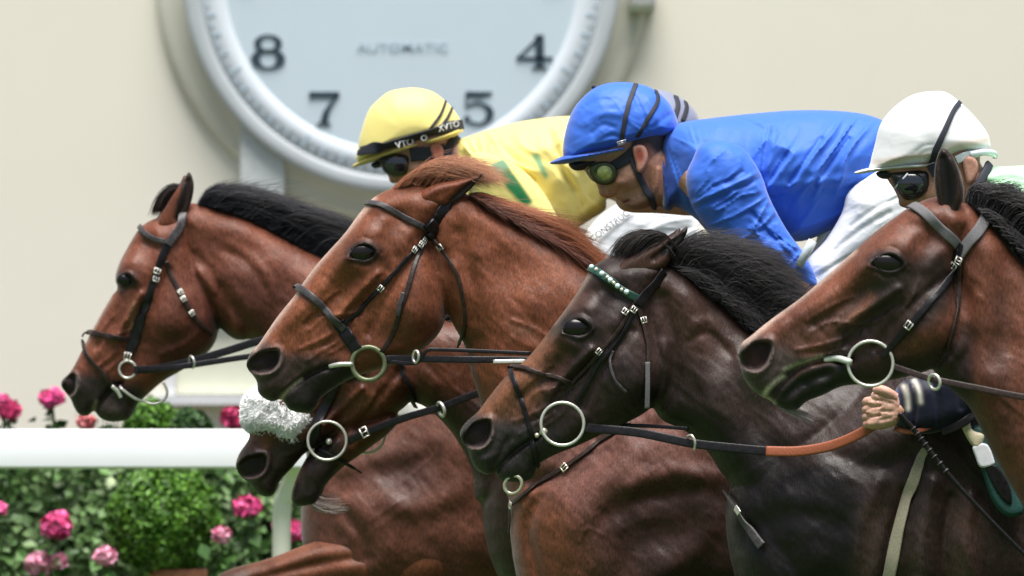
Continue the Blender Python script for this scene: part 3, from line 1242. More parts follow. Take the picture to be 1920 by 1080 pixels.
def head_paint(eye, nos, eye_r, eye_ang, nos_r, nos_ang, lid=(.012, .009, .008), nose_in=(.016, .008, .007)):
    q, L = head_map(eye, nos)
    return [(lid, 'blob', eye[0], eye[1], eye_r[0] * 1.45, eye_r[1] * 1.7, eye_ang, 1.2 if False else 1.0),
            (lid, 'disc', eye[0], eye[1], eye_r[0] * 1.3, eye_r[1] * 1.4, eye_ang, .35),
            ((.15, .125, .12), 'stroke', nostril(eye, nos, nos_r, 1.12)[3:9], 4.5, .7),
            (nose_in, 'poly', nostril(eye, nos, nos_r, .95), 4)]


def barrel(fr, chest, withers, s=1.0):
    """body behind the shoulder, out to the rump (photo units of the lane)"""
    u = fr.s * s
    cx, cy = chest
    wx, wy = withers
    return [(cx + .02 * u, cy), (cx + .10 * u, cy - .14 * u), (cx + .3 * u, (cy + wy) / 2 - .1 * u), (wx, wy), (wx + .25 * u, wy + .06 * u), (wx + .65 * u, wy + .07 * u), (wx + 1.0 * u, wy + .0 * u),
            (wx + 1.3 * u, wy + .08 * u), (wx + 1.5 * u, wy + .3 * u), (wx + 1.46 * u, wy + .62 * u), (wx + 1.25 * u, wy + .72 * u), (wx + .98 * u, wy + .66 * u),
            (wx + .5 * u, wy + .74 * u), (wx + .1 * u, wy + .76 * u), (cx + .22 * u, cy + .34 * u), (cx + .06 * u, cy + .24 * u)]


def legs(fr, chest, withers, col, near_front=None):
    """galloping legs below the frame: tapering, jointed"""
    u = 1.0
    cx, cz = float(fr.x(chest[0])), float(fr.z(chest[1]))
    wx, wz = float(fr.x(withers[0])), float(fr.z(withers[1]))
    out = []
    sh = .70 * wz / 1.5

    def leg(pts, rad, y):
        P = [(x, fr.Y + y, z) for x, z in pts]
        V, F, C = tube_quads(P, rad, col, 12)
        out.append((V, F, C))
    z0 = cz - .22
    if near_front is None:
        leg([(cx + .26, z0 - .12), (cx + .05, z0 - .17), (cx - .20, z0 - .22), (cx - .42, z0 - .40), (cx - .52, z0 - .47), (cx - .60, z0 - .52)], [.11, .085, .055, .034, .036, .05], -.14)
    leg([(cx + .33, z0 - .10), (cx + .30, z0 - .27), (cx + .24, z0 - .42), (cx + .46, z0 - .56), (cx + .52, z0 - .52), (cx + .60, z0 - .46)], [.11, .08, .055, .034, .036, .05], .14)
    hx = wx + 1.28
    leg([(hx, wz - .35), (hx - .08, wz - .68), (hx + .22, wz - .92), (hx + .14, wz - 1.25), (hx + .06, wz - 1.36), (hx - .02, wz - 1.44)], [.2, .13, .065, .04, .04, .052], -.15)
    leg([(hx, wz - .35), (hx - .2, wz - .66), (hx - .02, wz - .95), (hx - .3, wz - 1.22), (hx - .4, wz - 1.31), (hx - .47, wz - 1.38)], [.2, .13, .065, .04, .04, .052], .15)
    return out


def ear_form(fr, poly, y0, base, inner=None, W=.022, feats=(), innercol=(.02, .014, .012)):
    paint = [(innercol, 'poly', inner, 3)] if inner else []
    return Form(fr, [dict(poly=poly, W=W, rr=.9)], feats, y0=y0, step=.0035, paint=paint, base=base)


def eyeball(fr, form, eye, eye_r, ang, parent):
    p, n = form.surf(eye[0], eye[1], 0)
    rx, rz = eye_r[0] / fr.s, eye_r[1] / fr.s
    mb = MB()
    c = p + Vector((0, .0055, 0))
    mb.ball((0, 0, 0), 1, 24, 16)
    V = np.concatenate(mb.V) * np.array([rx * 1.15, .017, rz * 1.2])
    a = -R(ang)
    Rm = np.array([[math.cos(a), 0, -math.sin(a)], [0, 1, 0], [math.sin(a), 0, math.cos(a)]])
    V = V @ Rm.T + np.array(c) + np.array([0, -.002, 0])
    build('eye', V, mb.F, M['eye'], parent)


HORSES = {}

# ---------------------------------------------------------------- chestnut horse, middle
fr = Frame(LANE['B'])
EYE, NOS = (682, 474), (498, 676)
B_base, B_dark, B_muz = (.205, .075, .036), (.085, .030, .017), (.045, .032, .028)
Bh = [(707, 366), (688, 383), (670, 405), (647, 437), (620, 467), (593, 497), (570, 528), (550, 557), (523, 590), (500, 623), (485, 645), (471, 660), (462, 680), (464, 692), (474, 703), (482, 717), (484, 735),
      (497, 748), (513, 753), (526, 748), (535, 757), (541, 767), (557, 773), (580, 774), (594, 762), (602, 746), (627, 728), (660, 709), (695, 697), (735, 684), (775, 665), (808, 642), (830, 612), (838, 570),
      (834, 530), (822, 490), (815, 450), (835, 410), (850, 372), (800, 345), (750, 348)]
Bn = [(800, 400), (850, 362), (880, 366), (910, 386), (960, 413), (1040, 452), (1100, 495), (1200, 560), (1330, 632), (1400, 760), (1350, 950), (1100, 1010), (985, 1000), (956, 945), (940, 880), (908, 775), (884, 700),
      (872, 650), (845, 600), (800, 500)]
Bs = [(955, 935), (975, 885), (1040, 840), (1150, 780), (1260, 740), (1340, 800), (1390, 900), (1400, 1020), (1330, 1130), (1150, 1200), (1020, 1180), (968, 1080)]
chest, withers = (955, 940), (1330, 632)
lay = [dict(poly=Bn, W=[(850, 430, .075), (880, 640, .075), (960, 450, .075), (1000, 620, .115), (1150, 700, .15), (1250, 900, .2), (980, 960, .17)], rr=.95),
       dict(poly=barrel(fr, chest, withers), W=.27, R=.26, k=.004),
       dict(poly=Bs, W=[(980, 950, .19), (1150, 850, .25), (1250, 1000, .275), (1000, 1100, .2)], rr=.7, k=.003),
       dict(poly=Bh, W=[(700, 420, .095), (690, 480, .105), (780, 560, .108), (800, 430, .09), (600, 560, .075), (520, 650, .056), (500, 690, .058), (560, 740, .048), (640, 640, .07), (700, 660, .08)], rr=.8, k=.0007)]
nr, na, er, ea = (30, 21), -28, (24, 15), -6
feats = head_feats(EYE, NOS, 1.0, er, ea, nr, na, 1.25)
feats += [('stroke', -.016, [(524, 750), (534, 738), (552, 722), (572, 707), (600, 693), (632, 683)], 5),
          ('stroke', .004, [(527, 735), (548, 716), (570, 700)], 5),
          ('stroke', -.010, [(832, 480), (846, 560), (838, 630), (800, 672)], 13),
          ('stroke', -.010, [(862, 440), (880, 520), (886, 600), (884, 680)], 16),
          ('stroke', .010, [(905, 480), (925, 600), (940, 720), (980, 850)], 26),
          ('stroke', -.010, [(900, 640), (925, 740), (955, 840), (1000, 900)], 15),
          ('stroke', .006, [(1000, 520), (1060, 640), (1100, 760)], 40),
          ('stroke', -.012, [(1000, 900), (1090, 880), (1170, 820), (1260, 790)], 16),
          ('stroke', .012, [(1140, 800), (1180, 850), (1120, 910), (1080, 980)], 26),
          ('stroke', -.012, [(1120, 825), (1165, 800)], 9),
          ('stroke', -.018, [(1010, 930), (990, 990), (1010, 1080)], 12),
          ('stroke', -.014, [(1140, 960), (1200, 930), (1300, 915)], 22),
          ('stroke', .010, [(1180, 905), (1260, 880), (1330, 890)], 20),
          ('blob', -.020, 1230, 1000, 70, 45, -30),
          ('stroke', .012, [(1300, 900), (1320, 990), (1250, 1070), (1180, 1100)], 26),
          ('stroke', .003, [(1060, 900), (1100, 870), (1135, 850)], 4), ('stroke', .003, [(1085, 1010), (1100, 985), (1130, 1000)], 4),
          ('stroke', .003, [(960, 600), (1010, 620), (1050, 650)], 4)]
q, L = head_map(EYE, NOS)
paint = [(B_dark, 'stroke', [(870, 640), (885, 720), (905, 790)], 18, .8), (B_dark, 'blob', 760, 640, 90, 50, -20, .5),
         ((.28, .11, .05), 'blob', 600, 560, 80, 40, -48, .5), ((.30, .12, .055), 'stroke', [(655, 545), (640, 585), (625, 610)], 12, .8),
         (B_muz, 'poly', [(455, 640), (500, 640), (540, 660), (590, 665), (640, 680), (640, 740), (600, 790), (520, 790), (440, 740)], 16),
         ((.02, .018, .018), 'poly', [(530, 752), (548, 728), (575, 706), (620, 688), (662, 690), (660, 715), (602, 748), (594, 766), (575, 778), (540, 772)], 5),
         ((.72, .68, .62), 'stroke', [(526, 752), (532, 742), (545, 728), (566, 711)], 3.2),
         ((.62, .50, .44), 'stroke', [(700, 372), (655, 425), (600, 487), (552, 552), (500, 622), (476, 652)], 7, .9),  # pale nose edge: wet-hair sheen painted in, together with a narrow blaze
         ((.40, .26, .20), 'stroke', [(948, 604), (975, 620), (1000, 612)], 2.0, .35), ((.40, .26, .20), 'stroke', [(955, 640), (978, 616), (1012, 652)], 2.0, .35), ((.32, .18, .13), 'blob', 982, 622, 26, 12, 20, .35),
         (B_dark, 'stroke', [(1000, 440), (1060, 490), (1100, 540)], 14, .7), ((.150, .072, .058), 'poly', [(960, 860), (1100, 780), (1260, 740), (1420, 800), (1420, 1200), (940, 1200)], 50), ((.21, .082, .042), 'poly', [(930, 910), (1010, 920), (1070, 980), (1090, 1100), (1000, 1200), (930, 1100)], 40), ((.035, .017, .013), 'poly', [(1130, 960), (1220, 905), (1330, 880), (1440, 900), (1440, 1080), (1280, 1150), (1160, 1080)], 60)] + head_paint(EYE, NOS, er, ea, nr, na)  # chest tones paint in the lit front edge, lilac sheen and shaded shoulder hollow
hb = thing('horse', 'chestnut horse with dark muzzle and flying red mane, in the middle of the pack', 'horse', (float(fr.x(1200)), fr.Y, 0), 'racehorses at full gallop')
feats += [('folds', .0030, 26, 38, 3.4, int(EYE[1]) % 60, ('blob', chest[0] - 10, chest[1] - 190, 230, 190, 0, 1.0)), ('folds', .0022, 34, -35, 2.6, int(EYE[1]) % 50, ('blob', chest[0] + 170, chest[1] - 20, 200, 130, 0, 1.0)), ('noise', .005, 60, 40, 1.8, 3), ('noise', .0025, 22, 50, 2.2, 7), ('noise', .0016, 9, 50, 2.5, 11)]
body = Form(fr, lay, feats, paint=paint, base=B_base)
Be = [(907, 324), (888, 332), (850, 339), (815, 346), (788, 362), (770, 385), (768, 402), (785, 404), (800, 390), (833, 386), (856, 378), (882, 356), (898, 338)]
ear = ear_form(fr, Be, -.058, (.2, .065, .03), [(908, 324), (890, 334), (868, 350), (845, 372), (838, 386), (858, 377), (884, 355), (900, 338)], feats=[('stroke', -.012, [(900, 332), (870, 356), (845, 378)], 7), ('stroke', .004, [(890, 334), (850, 344), (800, 366)], 8)])
far = ear_form(fr, [(x - 14, y - 4) for x, y in Be], .058, (.16, .05, .025))
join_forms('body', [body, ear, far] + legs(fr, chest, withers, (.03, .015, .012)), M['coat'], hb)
eyeball(fr, body, EYE, er, ea, hb)
red, dred = (.22, .06, .022), (.07, .025, .014)
hair('mane', [hair_mesh(fr, [[(880, 366), (900, 364), (930, 376), (955, 392)], [(915, 390), (945, 389), (990, 400), (1035, 416)], [(950, 411), (990, 407), (1040, 421), (1092, 438)], [(990, 431), (1030, 428), (1075, 444), (1110, 468)],
                             [(1030, 452), (1066, 450), (1104, 472), (1142, 497)], [(1080, 482), (1112, 490), (1152, 515), (1190, 540)], [(1180, 545), (1220, 550), (1260, 580), (1300, 600)]], 4200, 0, .03, .0008, 6, red, .7, tipc=(.36, .12, .05)),
              hair_mesh(fr, [[(882, 366), (895, 374), (925, 390)], [(935, 400), (962, 408), (1000, 428)], [(985, 428), (1016, 440), (1058, 466)], [(1040, 455), (1070, 475), (1108, 505)], [(1100, 492), (1125, 515), (1160, 545)]], 2400, -.03, .035, .0008, 8, dred, .8, tipc=(.16, .05, .03)),
              hair_mesh(fr, [[(890, 370), (945, 382), (1010, 398)], [(960, 406), (1030, 410), (1110, 430)], [(1030, 440), (1080, 455), (1130, 490)], [(1080, 480), (1120, 488), (1165, 520)]], 380, 0, .05, .0006, 8, red, .5, tipc=(.4, .16, .08))], hb)
hair('forelock', [hair_mesh(fr, [[(738, 354), (768, 330), (812, 316), (862, 322)], [(752, 350), (780, 320), (825, 306), (890, 316)], [(770, 348), (796, 314), (842, 302), (915, 316)], [(795, 348), (820, 316), (862, 306), (930, 322)], [(820, 350), (845, 322), (880, 316), (945, 334)], [(845, 354), (868, 332), (900, 332), (945, 346)]],
                            1900, 0, .05, .0007, 6, (.22, .080, .036), .8, len_var=.7, tipc=(.42, .19, .10)),
                  hair_mesh(fr, [[(760, 344), (800, 306), (850, 296), (905, 304)], [(800, 335), (845, 300), (900, 304), (960, 318)], [(840, 345), (890, 322), (935, 330), (985, 340)]], 130, 0, .06, .0005, 9, (.30, .12, .06), .6, len_var=.6, frizz=1.5)], hb)
HORSES['B'] = (fr, body, hb)

# ---------------------------------------------------------------- dark bay horse, front centre
fr = Frame(LANE['C'])
EYE, NOS = (1083, 615), (898, 811)
C_base, C_muz, C_tan = (.036, .025, .022), (.034, .033, .035), (.22, .105, .055)
Ch = [(1110, 502), (1087, 541), (1070, 566), (1053, 590), (1030, 620), (1007, 650), (983, 677), (955, 699), (930, 727), (907, 757), (895, 773), (877, 788), (864, 805), (864, 823), (876, 840), (882, 860), (893, 880), (913, 890), (928, 886),
      (935, 897), (952, 903), (983, 903), (1001, 892), (1010, 871), (1040, 853), (1080, 837), (1123, 817), (1165, 797), (1207, 775), (1235, 750), (1253, 715), (1257, 680), (1248, 640), (1238, 590), (1245, 540), (1255, 500), (1210, 475), (1150, 480)]
Cn = [(1200, 530), (1245, 492), (1283, 508), (1323, 541), (1360, 571), (1407, 616), (1500, 684), (1600, 685), (1720, 645), (1830, 800), (1780, 1000), (1550, 1080), (1410, 1010), (1365, 905), (1352, 886), (1323, 842), (1282, 806), (1240, 786), (1215, 740), (1190, 640)]
Cs = [(1362, 940), (1400, 880), (1480, 830), (1600, 780), (1720, 740), (1800, 800), (1850, 950), (1840, 1080), (1700, 1180), (1500, 1200), (1410, 1150), (1370, 1050)]
chest, withers = (1372, 930), (1720, 645)
lay = [dict(poly=Cn, W=[(1250, 540, .075), (1240, 740, .07), (1330, 600, .08), (1400, 750, .125), (1550, 800, .17), (1650, 950, .21), (1400, 960, .17)], rr=.95),
       dict(poly=barrel(fr, chest, withers), W=.27, R=.26, k=.004),
       dict(poly=Cs, W=[(1400, 950, .18), (1600, 850, .24), (1700, 1000, .275), (1450, 1100, .22)], rr=.7, k=.003),
       dict(poly=Ch, W=[(1110, 560, .095), (1090, 620, .105), (1180, 700, .108), (1200, 560, .09), (1010, 690, .075), (930, 770, .056), (900, 820, .058), (960, 870, .05), (1050, 770, .07), (1100, 790, .08)], rr=.8, k=.0007)]
nr, na, er, ea = (25, 25), -58, (25, 16), 0
feats = head_feats(EYE, NOS, 1.05, er, ea, nr, na, 1.0)
feats += [('stroke', -.016, [(926, 890), (940, 872), (958, 853), (985, 832), (1012, 816)], 5),
          ('stroke', -.008, [(955, 822), (940, 850), (925, 876)], 7), ('stroke', .004, [(905, 862), (935, 850), (960, 830)], 7),
          ('stroke', -.012, [(1240, 560), (1262, 640), (1262, 720), (1225, 775)], 14),
          ('stroke', .010, [(1285, 560), (1320, 680), (1330, 780), (1400, 880)], 28),
          ('stroke', -.008, [(1330, 590), (1380, 720), (1450, 850)], 22),
          ('stroke', .006, [(1300, 610), (1330, 600), (1360, 640)], 12), ('stroke', -.004, [(1290, 640), (1330, 625), (1370, 665)], 7),
          ('stroke', .016, [(1640, 900), (1600, 1000), (1600, 1100)], 18), ('stroke', -.016, [(1690, 920), (1660, 1010), (1650, 1100)], 12),
          ('stroke', .014, [(1740, 900), (1720, 1000), (1720, 1100)], 14), ('stroke', -.014, [(1775, 930), (1760, 1010), (1770, 1100)], 12),
          ('stroke', .012, [(1810, 930), (1800, 1020), (1830, 1100)], 14),
          ('stroke', -.010, [(1400, 990), (1480, 960), (1560, 980)], 22), ('blob', .012, 1480, 820, 70, 40, 30),
          ('stroke', -.012, [(1560, 850), (1640, 870), (1700, 850)], 20)]
paint = [(C_tan, 'stroke', [(1020, 650), (960, 720), (915, 770)], 32, .85), (C_tan, 'stroke', [(985, 690), (1000, 730), (975, 770)], 22, .6), ((.13, .065, .042), 'blob', 1075, 560, 34, 26, -50, .6),
         ((.10, .05, .035), 'stroke', [(1060, 670), (1040, 700), (1022, 722)], 12, .9),
         ((.06, .034, .026), 'poly', [(1225, 540), (1270, 500), (1330, 560), (1420, 640), (1400, 680), (1300, 680), (1260, 640)], 40), ((.055, .028, .02), 'blob', 1220, 620, 30, 60, 0, .7),
         (C_muz, 'poly', [(850, 770), (905, 780), (950, 790), (1010, 800), (1060, 810), (1040, 860), (1000, 920), (880, 920), (840, 830)], 18),
         ((.016, .012, .011), 'stroke', [(1160, 700), (1210, 740), (1240, 775), (1300, 810)], 40, .75), ((.008, .0065, .0065), 'poly', [(1270, 790), (1370, 800), (1500, 860), (1600, 900), (1620, 1150), (1380, 1150), (1340, 900)], 40),  # throat and chest near black: underside shade painted into the coat
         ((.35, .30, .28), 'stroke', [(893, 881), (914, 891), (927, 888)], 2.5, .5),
         ((.10, .075, .066), 'stroke', [(1630, 960), (1610, 1080)], 22, .7), ((.12, .08, .07), 'stroke', [(1800, 960), (1790, 1080)], 30, .7), ((.09, .07, .066), 'stroke', [(1730, 940), (1715, 1080)], 18, .7),
         ((.42, .35, .31), 'stroke', [(1104, 514), (1070, 562), (1040, 604)], 6, .7)] + head_paint(EYE, NOS, er, ea, nr, na)  # pale forehead edge stroke is painted sky sheen
hc_ = thing('horse', 'dark bay horse with bushy black mane and jewelled browband, front centre', 'horse', (float(fr.x(1620)), fr.Y, 0), 'racehorses at full gallop')
feats += [('folds', .0030, 26, 38, 3.4, int(EYE[1]) % 60, ('blob', chest[0] - 10, chest[1] - 190, 230, 190, 0, 1.0)), ('folds', .0022, 34, -35, 2.6, int(EYE[1]) % 50, ('blob', chest[0] + 170, chest[1] - 20, 200, 130, 0, 1.0)), ('noise', .005, 60, 40, 1.8, 3), ('noise', .0025, 22, 50, 2.2, 7), ('noise', .0016, 9, 50, 2.5, 11)]
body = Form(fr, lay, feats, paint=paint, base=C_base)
Ce = [(1289, 424), (1283, 447), (1263, 471), (1248, 500), (1215, 515), (1172, 520), (1150, 510), (1165, 492), (1190, 478), (1222, 462), (1250, 447), (1272, 435)]
ear = ear_form(fr, Ce, -.058, (.075, .040, .028), [(1290, 422), (1284, 447), (1264, 470), (1240, 480), (1238, 466), (1256, 448), (1274, 436)], feats=[('stroke', -.010, [(1276, 443), (1250, 465), (1225, 485)], 6)], innercol=(.01, .009, .010))
far = ear_form(fr, [(x - 12, y + 2) for x, y in Ce], .058, (.04, .023, .018))
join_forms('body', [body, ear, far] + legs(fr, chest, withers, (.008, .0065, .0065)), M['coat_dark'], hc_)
eyeball(fr, body, EYE, er, ea, hc_)
blk = (.014, .012, .013)
hair('mane', [hair_mesh(fr, [[(1252, 492), (1262, 470), (1290, 455), (1330, 455)], [(1275, 505), (1300, 465), (1345, 455), (1395, 470)], [(1305, 528), (1345, 478), (1395, 468), (1450, 492)], [(1340, 557), (1382, 500), (1430, 490), (1490, 525)], [(1380, 594), (1415, 540), (1455, 520), (1505, 552)],
                             [(1420, 630), (1445, 585), (1475, 560), (1512, 570)], [(1480, 670), (1490, 620), (1510, 600), (1540, 600)], [(1560, 690), (1570, 650), (1590, 630), (1630, 630)]], 6500, .01, .06, .0007, 13, blk, .7, frizz=4, len_var=.6),
              hair_mesh(fr, [[(1262, 498), (1292, 500), (1320, 520)], [(1300, 524), (1340, 535), (1370, 560)], [(1345, 560), (1390, 575), (1420, 605)], [(1390, 602), (1430, 615), (1460, 640)], [(1440, 640), (1480, 650), (1510, 670)]], 4500, -.01, .05, .0007, 11, blk, .7, frizz=3.5, len_var=.5)], hc_)
hair('forelock', [hair_mesh(fr, [[(1258, 480), (1215, 440), (1172, 455), (1148, 490)], [(1262, 470), (1222, 438), (1180, 446), (1155, 478)], [(1268, 462), (1235, 436), (1195, 445), (1165, 480)], [(1270, 470), (1245, 442), (1215, 455), (1180, 492)], [(1262, 488), (1240, 465), (1210, 475), (1175, 505)]], 1000, -.01, .05, .0011, 5, (.03, .022, .02), .6)], hc_)
HORSES['C'] = (fr, body, hc_)

# ---------------------------------------------------------------- bay horse at the right
fr = Frame(LANE['D'])
EYE, NOS = (1661, 493), (1419, 664)
D_base, D_dark, D_muz = (.150, .058, .033), (.032, .019, .014), (.055, .045, .043)
Dh = [(1712, 385), (1680, 406), (1640, 436), (1603, 469), (1567, 502), (1533, 532), (1497, 562), (1455, 592), (1425, 615), (1409, 629), (1392, 642), (1383, 660), (1388, 683), (1394, 707), (1409, 730), (1430, 745), (1446, 752), (1452, 759), (1470, 766), (1495, 768),
      (1512, 753), (1545, 740), (1580, 724), (1640, 718), (1700, 706), (1750, 690), (1787, 660), (1805, 620), (1807, 580), (1797, 530), (1802, 470), (1830, 412), (1790, 372), (1750, 370)]
Dn = [(1780, 440), (1810, 380), (1845, 408), (1880, 443), (1913, 486), (2000, 565), (2150, 670), (2300, 740), (2330, 1000), (2100, 1120), (1965, 1060), (1926, 965), (1884, 892), (1850, 826), (1818, 764), (1784, 731), (1750, 690), (1770, 560)]
chest, withers = (1925, 990), (2290, 690)
lay = [dict(poly=Dn, W=[(1800, 450, .08), (1800, 650, .08), (1880, 520, .08), (1880, 760, .12), (2050, 800, .16), (2200, 950, .2), (1950, 990, .17)], rr=.95),
       dict(poly=barrel(fr, chest, withers), W=.27, R=.26, k=.004),
       dict(poly=Dh, W=[(1690, 440, .095), (1665, 495, .108), (1740, 600, .110), (1780, 440, .09), (1570, 560, .075), (1460, 640, .058), (1420, 680, .058), (1480, 730, .05), (1600, 640, .07), (1650, 690, .075)], rr=.8, k=.0007)]
nr, na, er, ea = (26, 29), -50, (28.5, 16), 4
feats = head_feats(EYE, NOS, 1.1, er, ea, nr, na, 1.2)
feats += [('stroke', -.020, [(1444, 752), (1458, 728), (1475, 708), (1500, 688), (1545, 674), (1592, 675)], 7),
          ('stroke', -.012, [(1470, 745), (1500, 720), (1550, 700)], 9),
          ('stroke', -.012, [(1795, 520), (1815, 590), (1808, 660), (1770, 705)], 14),
          ('stroke', .010, [(1850, 470), (1850, 600), (1840, 720), (1870, 850)], 26), ('stroke', -.006, [(1880, 500), (1890, 650), (1900, 800)], 18)]
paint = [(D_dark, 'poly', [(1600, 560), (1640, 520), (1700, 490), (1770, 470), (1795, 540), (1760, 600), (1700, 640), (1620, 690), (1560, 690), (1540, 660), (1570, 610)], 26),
         ((.03, .018, .014), 'poly', [(1500, 690), (1600, 675), (1700, 660), (1800, 640), (1820, 760), (1780, 740), (1600, 730)], 20),  # shadow under the jaw painted into the coat
         ((.05, .045, .045), 'blob', 1640, 540, 50, 30, -30, .8), ((.24, .12, .075), 'stroke', [(1630, 555), (1610, 580), (1595, 598)], 10, .9),
         ((.075, .045, .035), 'stroke', [(1560, 590), (1500, 630), (1470, 660)], 34, .7), ((.22, .085, .045), 'stroke', [(1690, 430), (1620, 490), (1540, 560)], 22, .6),
         (D_muz, 'poly', [(1370, 620), (1425, 630), (1470, 650), (1520, 680), (1500, 700), (1460, 760), (1400, 750), (1360, 680)], 18),
         ((.016, .016, .014), 'poly', [(1452, 758), (1466, 728), (1500, 700), (1550, 684), (1600, 690), (1590, 724), (1512, 756), (1495, 772), (1465, 768)], 6),
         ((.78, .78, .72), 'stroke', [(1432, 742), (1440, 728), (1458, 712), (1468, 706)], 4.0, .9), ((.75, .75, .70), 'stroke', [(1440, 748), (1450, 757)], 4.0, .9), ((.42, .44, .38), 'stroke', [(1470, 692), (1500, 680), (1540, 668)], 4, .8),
         ((.62, .52, .46), 'stroke', [(1600, 470), (1530, 533), (1460, 588), (1412, 628), (1392, 642)], 6, .8), ((.22, .2, .19), 'stroke', [(1384, 655), (1395, 710), (1430, 745)], 5, .6),  # pale upper nose edge is painted sheen of the wet coat
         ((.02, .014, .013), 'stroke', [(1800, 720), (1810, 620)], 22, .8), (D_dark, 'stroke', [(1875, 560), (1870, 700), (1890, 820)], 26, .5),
         ((.10, .035, .025), 'disc', 1424, 668, 10, 14, -50, .5)] + head_paint(EYE, NOS, er, ea, nr, na, nose_in=(.03, .012, .01))
hd_ = thing('horse', 'bay horse with one dark pricked ear and grey webbing headcollar, nearest at right', 'horse', (float(fr.x(2200)), fr.Y, 0), 'racehorses at full gallop')
feats += [('folds', .0030, 26, 38, 3.4, int(EYE[1]) % 60, ('blob', chest[0] - 10, chest[1] - 190, 230, 190, 0, 1.0)), ('folds', .0022, 34, -35, 2.6, int(EYE[1]) % 50, ('blob', chest[0] + 170, chest[1] - 20, 200, 130, 0, 1.0)), ('noise', .005, 60, 40, 1.8, 3), ('noise', .0025, 22, 50, 2.2, 7), ('noise', .0016, 9, 50, 2.5, 11)]
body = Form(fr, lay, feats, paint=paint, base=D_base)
De = [(1766, 278), (1782, 290), (1794, 312), (1803, 342), (1805, 368), (1798, 390), (1788, 412), (1768, 410), (1757, 382), (1750, 345), (1751, 312), (1757, 290)]
ear = ear_form(fr, De, -.055, (.026, .015, .011), [(1764, 284), (1780, 300), (1790, 330), (1788, 370), (1772, 395), (1762, 350), (1758, 310)], feats=[('stroke', -.014, [(1764, 300), (1770, 340), (1772, 385)], 9), ('stroke', .005, [(1784, 300), (1797, 340), (1795, 385)], 6)], innercol=(.006, .005, .005))
far = ear_form(fr, [(x - 16, y + 6) for x, y in De], .055, (.022, .014, .012))
far = ear_form(fr, [(1812, 372), (1820, 352), (1832, 352), (1838, 372), (1832, 395), (1816, 395)], .055, (.022, .014, .012))
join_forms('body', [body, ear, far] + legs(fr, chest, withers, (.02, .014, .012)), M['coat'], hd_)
eyeball(fr, body, EYE, er, ea, hd_)
hair('mane', [hair_mesh(fr, [[(1812, 378), (1820, 352), (1842, 350), (1868, 360)], [(1836, 400), (1850, 362), (1882, 358), (1912, 350)], [(1862, 425), (1890, 380), (1920, 378), (1960, 395)], [(1892, 458), (1920, 410), (1960, 410), (2000, 430)], [(1925, 500), (1960, 450), (2000, 450), (2050, 480)], [(2000, 565), (2030, 510), (2080, 520), (2120, 550)]], 2400, 0, .04, .0012, 7, blk, .7, frizz=1.5),
              hair_mesh(fr, [[(1826, 388), (1850, 392), (1872, 412)], [(1862, 425), (1890, 432), (1915, 460)], [(1900, 465), (1930, 475), (1960, 505)], [(1960, 525), (1990, 540), (2030, 570)]], 1400, -.02, .04, .0012, 6, blk, .7)], hd_)
HORSES['D'] = (fr, body, hd_)

# ---------------------------------------------------------------- bay horse at the far left
fr = Frame(LANE['A'])
EYE, NOS = (239, 525), (133, 721)
A_base, A_muz = (.180, .066, .038), (.030, .024, .023)
Ah = [(320, 402), (285, 412), (263, 427), (247, 450), (228, 485), (219, 508), (217, 525), (221, 541), (210, 555), (190, 588), (172, 621), (153, 659), (133, 696), (121, 708), (114, 718), (119, 732), (132, 747), (139, 764), (150, 778), (166, 779), (176, 770),
      (184, 780), (195, 788), (212, 791), (240, 787), (249, 775), (259, 757), (280, 737), (307, 714), (340, 695), (367, 678), (390, 660), (406, 635), (411, 600), (406, 568), (395, 537), (378, 505), (365, 460), (362, 410), (350, 390)]
An = [(325, 410), (353, 383), (383, 384), (427, 397), (477, 414), (533, 444), (583, 471), (700, 525), (800, 560), (912, 640), (950, 760), (900, 900), (700, 960), (585, 960), (566, 925), (575, 860), (560, 780), (520, 690), (477, 640), (453, 638), (433, 632), (400, 600), (350, 520)]
As = [(565, 950), (578, 895), (620, 840), (700, 790), (780, 760), (870, 780), (930, 880), (930, 1000), (860, 1110), (720, 1150), (620, 1120), (572, 1040)]
chest, withers = (566, 945), (912, 640)
foreleg = [(840, 930), (760, 960), (690, 996), (640, 1004), (597, 1012), (560, 1024), (520, 1040), (480, 1052), (445, 1061), (418, 1072), (402, 1090), (398, 1130), (430, 1150), (480, 1120), (560, 1110), (640, 1110), (720, 1120), (820, 1120), (880, 1050)]
lay = [dict(poly=An, W=[(370, 430, .075), (400, 600, .07), (450, 440, .075), (480, 540, .10), (620, 600, .13), (750, 750, .17), (800, 880, .2), (600, 930, .16)], rr=.95),
       dict(poly=barrel(fr, chest, withers), W=.26, R=.26, k=.004),
       dict(poly=As, W=[(590, 950, .17), (700, 850, .23), (800, 900, .265), (650, 1050, .2)], rr=.7, k=.003),
       dict(poly=Ah, W=[(270, 450, .092), (240, 525, .104), (330, 600, .108), (350, 460, .09), (200, 620, .072), (145, 720, .056), (160, 760, .05), (215, 760, .045), (270, 680, .07), (340, 660, .085)], rr=.8, k=.0007)]
nr, na, er, ea = (14, 18), -30, (16, 11), 8
feats = head_feats(EYE, NOS, 1.0, er, ea, nr, na, 1.1)
